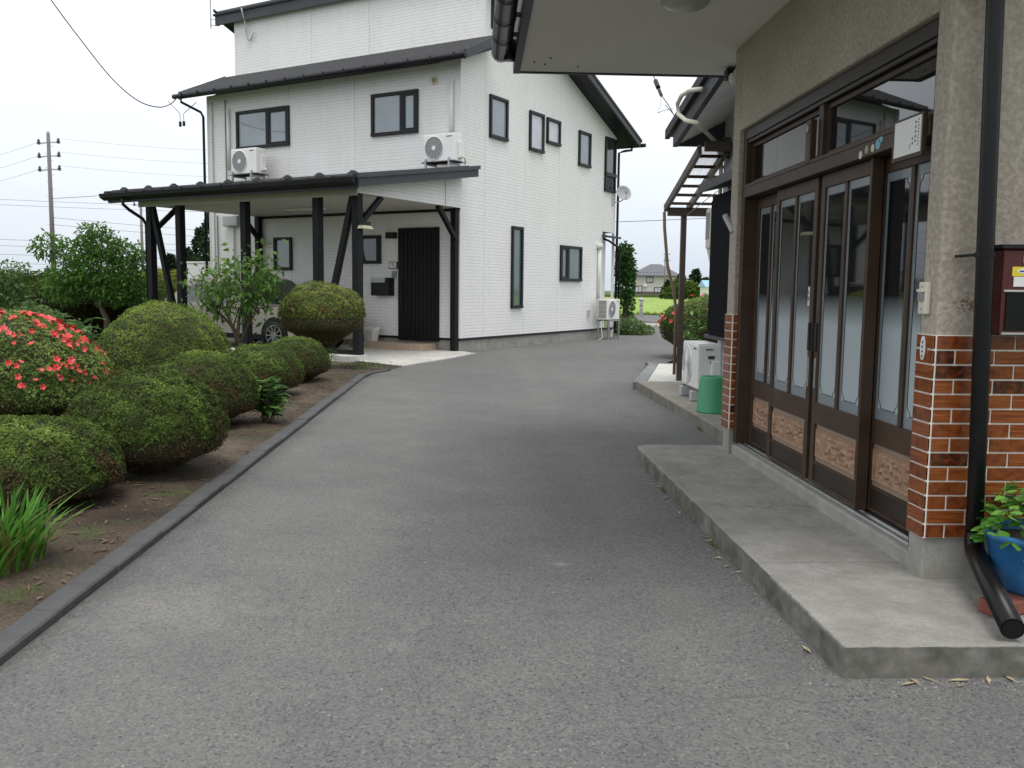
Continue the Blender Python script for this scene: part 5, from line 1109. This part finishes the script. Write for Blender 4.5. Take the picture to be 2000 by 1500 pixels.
for (x,z,w_,h_) in ((-1.6,3.1,1.5,1.3),(-4.0,.9,1.6,1.5),(.2,.9,1.7,1.2),(2.9,1.0,1.2,1.2)):
    fw_ = MB().box(x-w_/2,x+w_/2,-3.62,-3.565,z,z+h_).build('window', BLK, FH); MB().box(x-w_/2+.15,x-.05,-3.64,-3.621,z+.15,z+h_-.15).build('pane', GLASSW, fw_); MB().box(x+.05,x+w_/2-.15,-3.64,-3.621,z+.15,z+h_-.15).build('pane', GLASSW, fw_)
MB().box(4.31,5.3,-2.5,.5,2.3,2.6).build('side_awning', BLK, FH); MB().box(-6.1,-5.21,-2.5,.5,2.5,2.8).build('side_awning', BLK, FH); MB().box(-2.9,-2.2,-3.9,-3.565,2.2,2.8).build('wall_unit', WHT, FH)
for k in range(10): MB().box(-4.6+k*.75,-4.4+k*.75,-3.3+.0,-3.1,5.25,5.4).build('snow_guard', BLK, FH)
BSH = thing('blue_roof_shed','distant white shed with light blue roof at the field edge','shed',(36.0,135,0)); MB().box(-2,2.4,-2,2,0,2.0).build('wall', WHT, BSH); MB().prism([(-2.4,2.0),(2.4,2.0),(0,3.0)],-2.3,2.8,'x').build('roof', mat('light_blue_roof',(.28,.48,.68),.5), BSH); MB().box(-.5,.5,-2.03,-2.001,.0,1.7).build('door', LGREY, BSH)
for k,(x,y_,r_,h_) in enumerate(((34.0,150,2.4,4.0),(36.9,152,2.5,5.0),(39.6,156,2.6,3.6),(31.8,149,2.0,3.0),(42.0,158,3.0,4.4))):
    conifer(('distant conifer right of the field house','tallest distant conifer by the blue roofed shed','distant conifer behind the blue roofed shed','distant conifer touching the field house wall','distant conifer at the right end of the row')[k],(x,y_,0),h_,r_,1300,.6,80+k,'far conifers by the field house')
blobtree('round_tree','light green rounded tree right of the field house',(33.5,146,0),[(0,0,1.6,2.0,1.5,1.5),(2.0,0,1.2,1.6,1.2,1.1),(-1.8,0,1.1,1.4,1.2,1.0)],2200,.5,HEDG,[(0,0,0),(0,0,.8),(0,0,1.2)],.2,90,.5,.6,.4)

def utility_pole(label, loc, h, r0, arms, cat='utility pole'):
    p = thing('utility_pole', label, cat, loc); MB().tube([(0,0,-.1),(0,0,h)],[r0,r0*.62],14).build('shaft', POLEC, p, smooth='auto')
    MB().lathe([(r0*.62,h),(r0*.5,h+.12),(.02,h+.16)],0,0,0,12).build('cap', LGREY, p)
    for z in arms:
        a = MB().bar((-.62,0,z-.1),(.0,0,z),.07,.07).bar((0,0,z),(.62,0,z),.07,.07).build('crossarm', STEEL, p)
        for s_ in (-1,1): MB().lathe([(.05,-.12),(.14,-.08),(.06,-.02),(.14,.02),(.06,.08),(.10,.12),(.03,.24)],s_*.62,0,z+.05-(.08 if s_<0 else 0),10).build('insulator', mat('insulator_brown',(.12,.075,.10),.3), a)
    for k in range(int((h-2)/.45)): MB().bar((-r0*1.6 if k%2 else 0,0,2+k*.45),(0 if k%2 else r0*1.6,0,2+k*.45),.02,.02).build('step_bolt', STEEL, p)
    return p
utility_pole('tall concrete utility pole with six insulators behind the maple',(-27.5,60,0),10.9,.17,(10.35,9.5,8.65))
utility_pole('thinner utility pole just left of the carport',(-32.7,90,0),9.4,.17,(9.1,))
pp = utility_pole('slim pole standing in front of the field house',(37.4,180,0),8.2,.16,())
pp2 = utility_pole('utility pole with three crossarms behind the field house',(43.2,206,0),9.9,.2,(9.6,8.2,6.6))

# white guard rail on the left
gr = thing('guard_rail','low white guard rail beyond the garden on the left','guard rail',(-13.2,27.5,0))
for k in range(5): MB().box(k*1.0-.03,k*1.0+.03,-.03,.03,0,.48).build('rail_post', LGREY, gr)
for z in (.25,.42): MB().box(-.1,4.1,-.06,-.031,z,z+.05).build('rail', WHT, gr)
# thin garden stake
for k,(x,y_) in enumerate(((-9.0,26.5),(-10.3,27.0))):
    tag(MB().tube([(0,0,0),(0,0,.95)],.018,6).tube([(0,0,.95),(0,0,.97)],[.018,.004],6).build('garden_stake', LGREY), ('thin grey stake right of the maple trunk','thin grey stake near the maple trunk')[k],'stake').location=(x,y_,0)

# ------------------------------------------------------------------ wires
def wire(label, p, q, sag, r, name='overhead_wire', n=22, extra=None):
    pts=[]
    for i in range(n+1):
        t=i/n; a=Vector(p).lerp(Vector(q),t); a.z -= sag*4*t*(1-t); pts.append(a)
    o = MB().tube(pts, r, 5).build(name, WIREM); tag(o, label, 'wire', 'overhead wires'); return o
c_ = [(-5.75,9.5,5.2),(-6.6,14.2,5.35)]
eL = HL(-8.15,-.5,6.0)
# service drop: cubic through points fixed in the air above the garden
pts = [Vector((-8.9,18.4,7.75)),Vector((-8.54,19.0,6.98)),Vector((-8.22,19.6,6.35)),Vector((-7.93,20.4,5.77)),Vector((-7.72,21.3,5.50)),Vector((-7.58,22.2,5.54)),Vector((-7.49,22.8,5.735)),Vector(eL)+Vector((0,-.05,-.04))]
cu=[]
for i in range(len(pts)-1):
    p0,p1,p2,p3 = pts[max(i-1,0)],pts[i],pts[i+1],pts[min(i+2,len(pts)-1)]
    for k in range(6):
        t=k/6; cu.append(.5*((2*p1)+(p2-p0)*t+(2*p0-5*p1+4*p2-p3)*t*t+(3*p1-p0-3*p2+p3)*t**3))
cu.append(pts[-1])
DROP = tag(MB().tube(cu,.012,6).build('service_cable', WIREM),'dark service cable sagging to the left eave of the white house','cable')
cj = thing('cable_joint','black cable joint hanging under the left eave of the white house','cable joint',(eL[0]+.12,eL[1],eL[2]-.62))
MB().tube([(-.06,0,.02),(-.06,0,-.1)],.035,8).tube([(.03,0,.03),(.03,0,-.08)],.035,8).build('sleeve', PVCB, cj); MB().tube([(-.35,0,.52),(-.06,0,.22),(-.06,0,.02)],.01,5).tube([(.35,0,.5),(.03,0,.22),(.03,0,.03)],.01,5).build('lead', LGREY, cj)
P1=(-27.5,60); P2=(-32.7,90)
for k,z in enumerate((10.4,9.55,8.7)):
    wire('thin wire %s of three running left from the tall pole'%('highest','middle','lowest')[k],(P1[0]-.62,60,z-.05),(-62,84,z),1.2,.008)
    wire('thin wire %s of three running right from the tall pole'%('highest','middle','lowest')[k],(P1[0]+.62,60,z+.2),(-4,62,z+.25),.5,.006)
for k,(z0,z1) in enumerate(((6.6,7.6),(6.3,7.2))):
    wire('%s bundled line passing the tall pole at mid height'%('upper','lower')[k],(-60,62,z1+.9),(-10,59,z0-.3),.5,.010)
for k,z in enumerate((4.9,4.4,3.7,3.0)):
    wire('%s line low over the hedges at far left'%('highest','second','third','lowest')[k],(-70,72,z+1.2),(-14,78,z-.1),.5,.013)
wire('line running from the tall pole to the right behind the carport',(P1[0],60,5.6),(10,84,5.7),.6,.011); wire('second line from the tall pole to the right behind the carport',(P1[0],60,5.15),(10,84,5.2),.6,.011)
wire('thin line rising right from the tall pole towards the white house',(P1[0],60,6.8),(2,66,11.2),.4,.016)
# drop wires to the annex roof
dw = thing('drop_wire','twisted drop wire with splices running down to the annex eave','wire',(0,0,0))
MB().tube([(2.35,13.8,5.0),(2.44,13.2,4.55),(2.48,12.6,4.05),(2.49,12.0,3.75),(2.46,11.3,3.42)],.007,5).tube([(2.72,13.4,4.05),(2.66,12.3,3.66),(2.52,11.2,3.40)],.006,5).build('cable', WIREM, dw)
MB().tube([(2.425,13.3,4.63),(2.445,13.1,4.49)],.03,8).tube([(2.465,12.85,4.26),(2.475,12.7,4.14)],.034,8).tube([(2.477,12.65,4.10),(2.482,12.5,3.99)],.024,8).build('splice', PVCB, dw)
MB().tube([(2.44,13.2,4.56),(2.52,13.1,4.60),(2.54,13.0,4.45),(2.46,12.95,4.35)],.006,5).tube([(2.48,12.5,4.0),(2.46,12.4,3.85),(2.40,12.3,3.72),(2.47,12.2,3.74),(2.54,12.0,3.72)],.006,5).build('loop', LGREY, dw)
wire('thin wire between the white house roof and the annex',(.2,26,8.3),(2.6,13.6,5.05),.1,.008)
wire('faint wire low in the gap between the houses',(3.5,60,5.6),(40,62,8.6),.4,.02)

# ------------------------------------------------------------------ small litter and grass
random.seed(11)
def litter(name,label,n,gen,mt):
    mb=MB()
    for k in range(n):
        x,y_,z=gen(); a=random.uniform(0,6.283); l=random.uniform(.012,.06); w_=random.uniform(.003,.010)
        c_,s_=math.cos(a),math.sin(a); e=random.uniform(0,.008)
        mb.add([(x-c_*l-s_*w_*.3,y_-s_*l+c_*w_*.3,z),(x+s_*w_,y_-c_*w_,z+.004),(x+c_*l,y_+s_*l,z+e),(x-s_*w_,y_+c_*w_,z+.006)],[(0,1,2,3)])
    o=mb.build(name,mt); tag(o,label,'debris',None,'stuff'); return o
litter('dry_needles','brown dry needles and twigs scattered on the soil bed',1100,lambda:(lambda x,y:(x,y,soilh(x,y)+.006))(random.uniform(-3.4,-1.84),random.uniform(3,13.8)),mat('dry_needle',(.17,.11,.065),.9,.35,40))
litter('dead_leaves','pale dry leaf scraps along the foot of the concrete step',46,lambda:random.choice(((1.26+random.gauss(0,.015),random.uniform(3.0,6.9),.004),(random.uniform(1.3,2.5),2.96+random.gauss(0,.015),.004),(2.15+random.gauss(0,.03),random.uniform(7.2,12),.004))),mat('dry_leaf',(.40,.33,.20),.9,.3,40))
GR = leafmat('weed_grass', [(0,(.05,.09,.02)),(.6,(.09,.16,.03)),(1,(.17,.24,.05))], .5, .3)
def tufts(name,label,n,gen,L):
    P=np.array([gen() for _ in range(n)]); D=rng.normal(size=(n,3))*.45; D[:,2]=1
    o=leaves(name,P,D,L*rng.uniform(.4,1.2,n),rng.random(n),GR,None,.16,.03); tag(o,label,'grass',None,'stuff')
tufts('weed_grass','thin weeds and moss on the strip beyond the kerb end',900,lambda:(lambda x,y:(x,y,.0))(random.gauss(-1.95,.25),random.gauss(15.5,.5)),.05)
tufts('low_weeds','sparse low weeds on the soil bed',700,lambda:(lambda x,y:(x,y,soilh(x,y)))(random.uniform(-3.2,-1.85),random.choice((random.gauss(4.1,.6),random.uniform(3,13.5)))),.035)
tufts('step_weeds','tiny green weeds in the joint at the foot of the step',60,lambda:random.choice(((1.265,5.9+random.gauss(0,.03),0),(1.265,4.6+random.gauss(0,.025),0),(2.17,8.6+random.gauss(0,.06),0),(random.gauss(-.12,.06),18.55+random.gauss(0,.1),.018))),.05)
tufts('field_grass','tall grass at the near edge of the rice field',5000,lambda:(random.uniform(3,22),random.uniform(40.5,46),-.02),.35)

def lumps(name,label,n,gen,smin,smax,mt):
    mb=MB()
    for k in range(n):
        x,y_,z=gen(); q=random.uniform(smin,smax); o_=[Vector((random.uniform(-1,1),random.uniform(-1,1),random.uniform(-.2,.2)))*.25*q for _ in range(5)]
        b=[Vector((x-q,y_-q*.6,z)),Vector((x+q*.8,y_-q*.7,z)),Vector((x+q,y_+q*.7,z)),Vector((x-q*.7,y_+q*.8,z)),Vector((x,y_,z+q*random.uniform(.5,.95)))]
        mb.add([b[i]+o_[i] for i in range(5)],[(0,1,4),(1,2,4),(2,3,4),(3,0,4)])
    tag(mb.build(name,mt),label,'debris',None,'stuff')
lumps('soil_clods','small clods of earth on the garden bed',1500,lambda:(lambda x,y:(x,y,soilh(x,y)-.002))(random.uniform(-3.3,-1.83),random.uniform(2.6,13.8)),.004,.016,SOIL)
lumps('grit','fine grit gathered on the asphalt along kerb and step',900,lambda:random.choice(((-1.66+abs(random.gauss(0,.06)),random.uniform(1.5,13.4),0.0),(1.27-abs(random.gauss(0,.04)),random.uniform(2.9,7.0),0.0),(random.uniform(1.3,3.0),2.965-abs(random.gauss(0,.04)),0.0),(random.uniform(-1.6,1.4),random.uniform(1.6,9),0.0))),.002,.0055,mat('grit_stone',(.24,.23,.21),.9,.4,50))
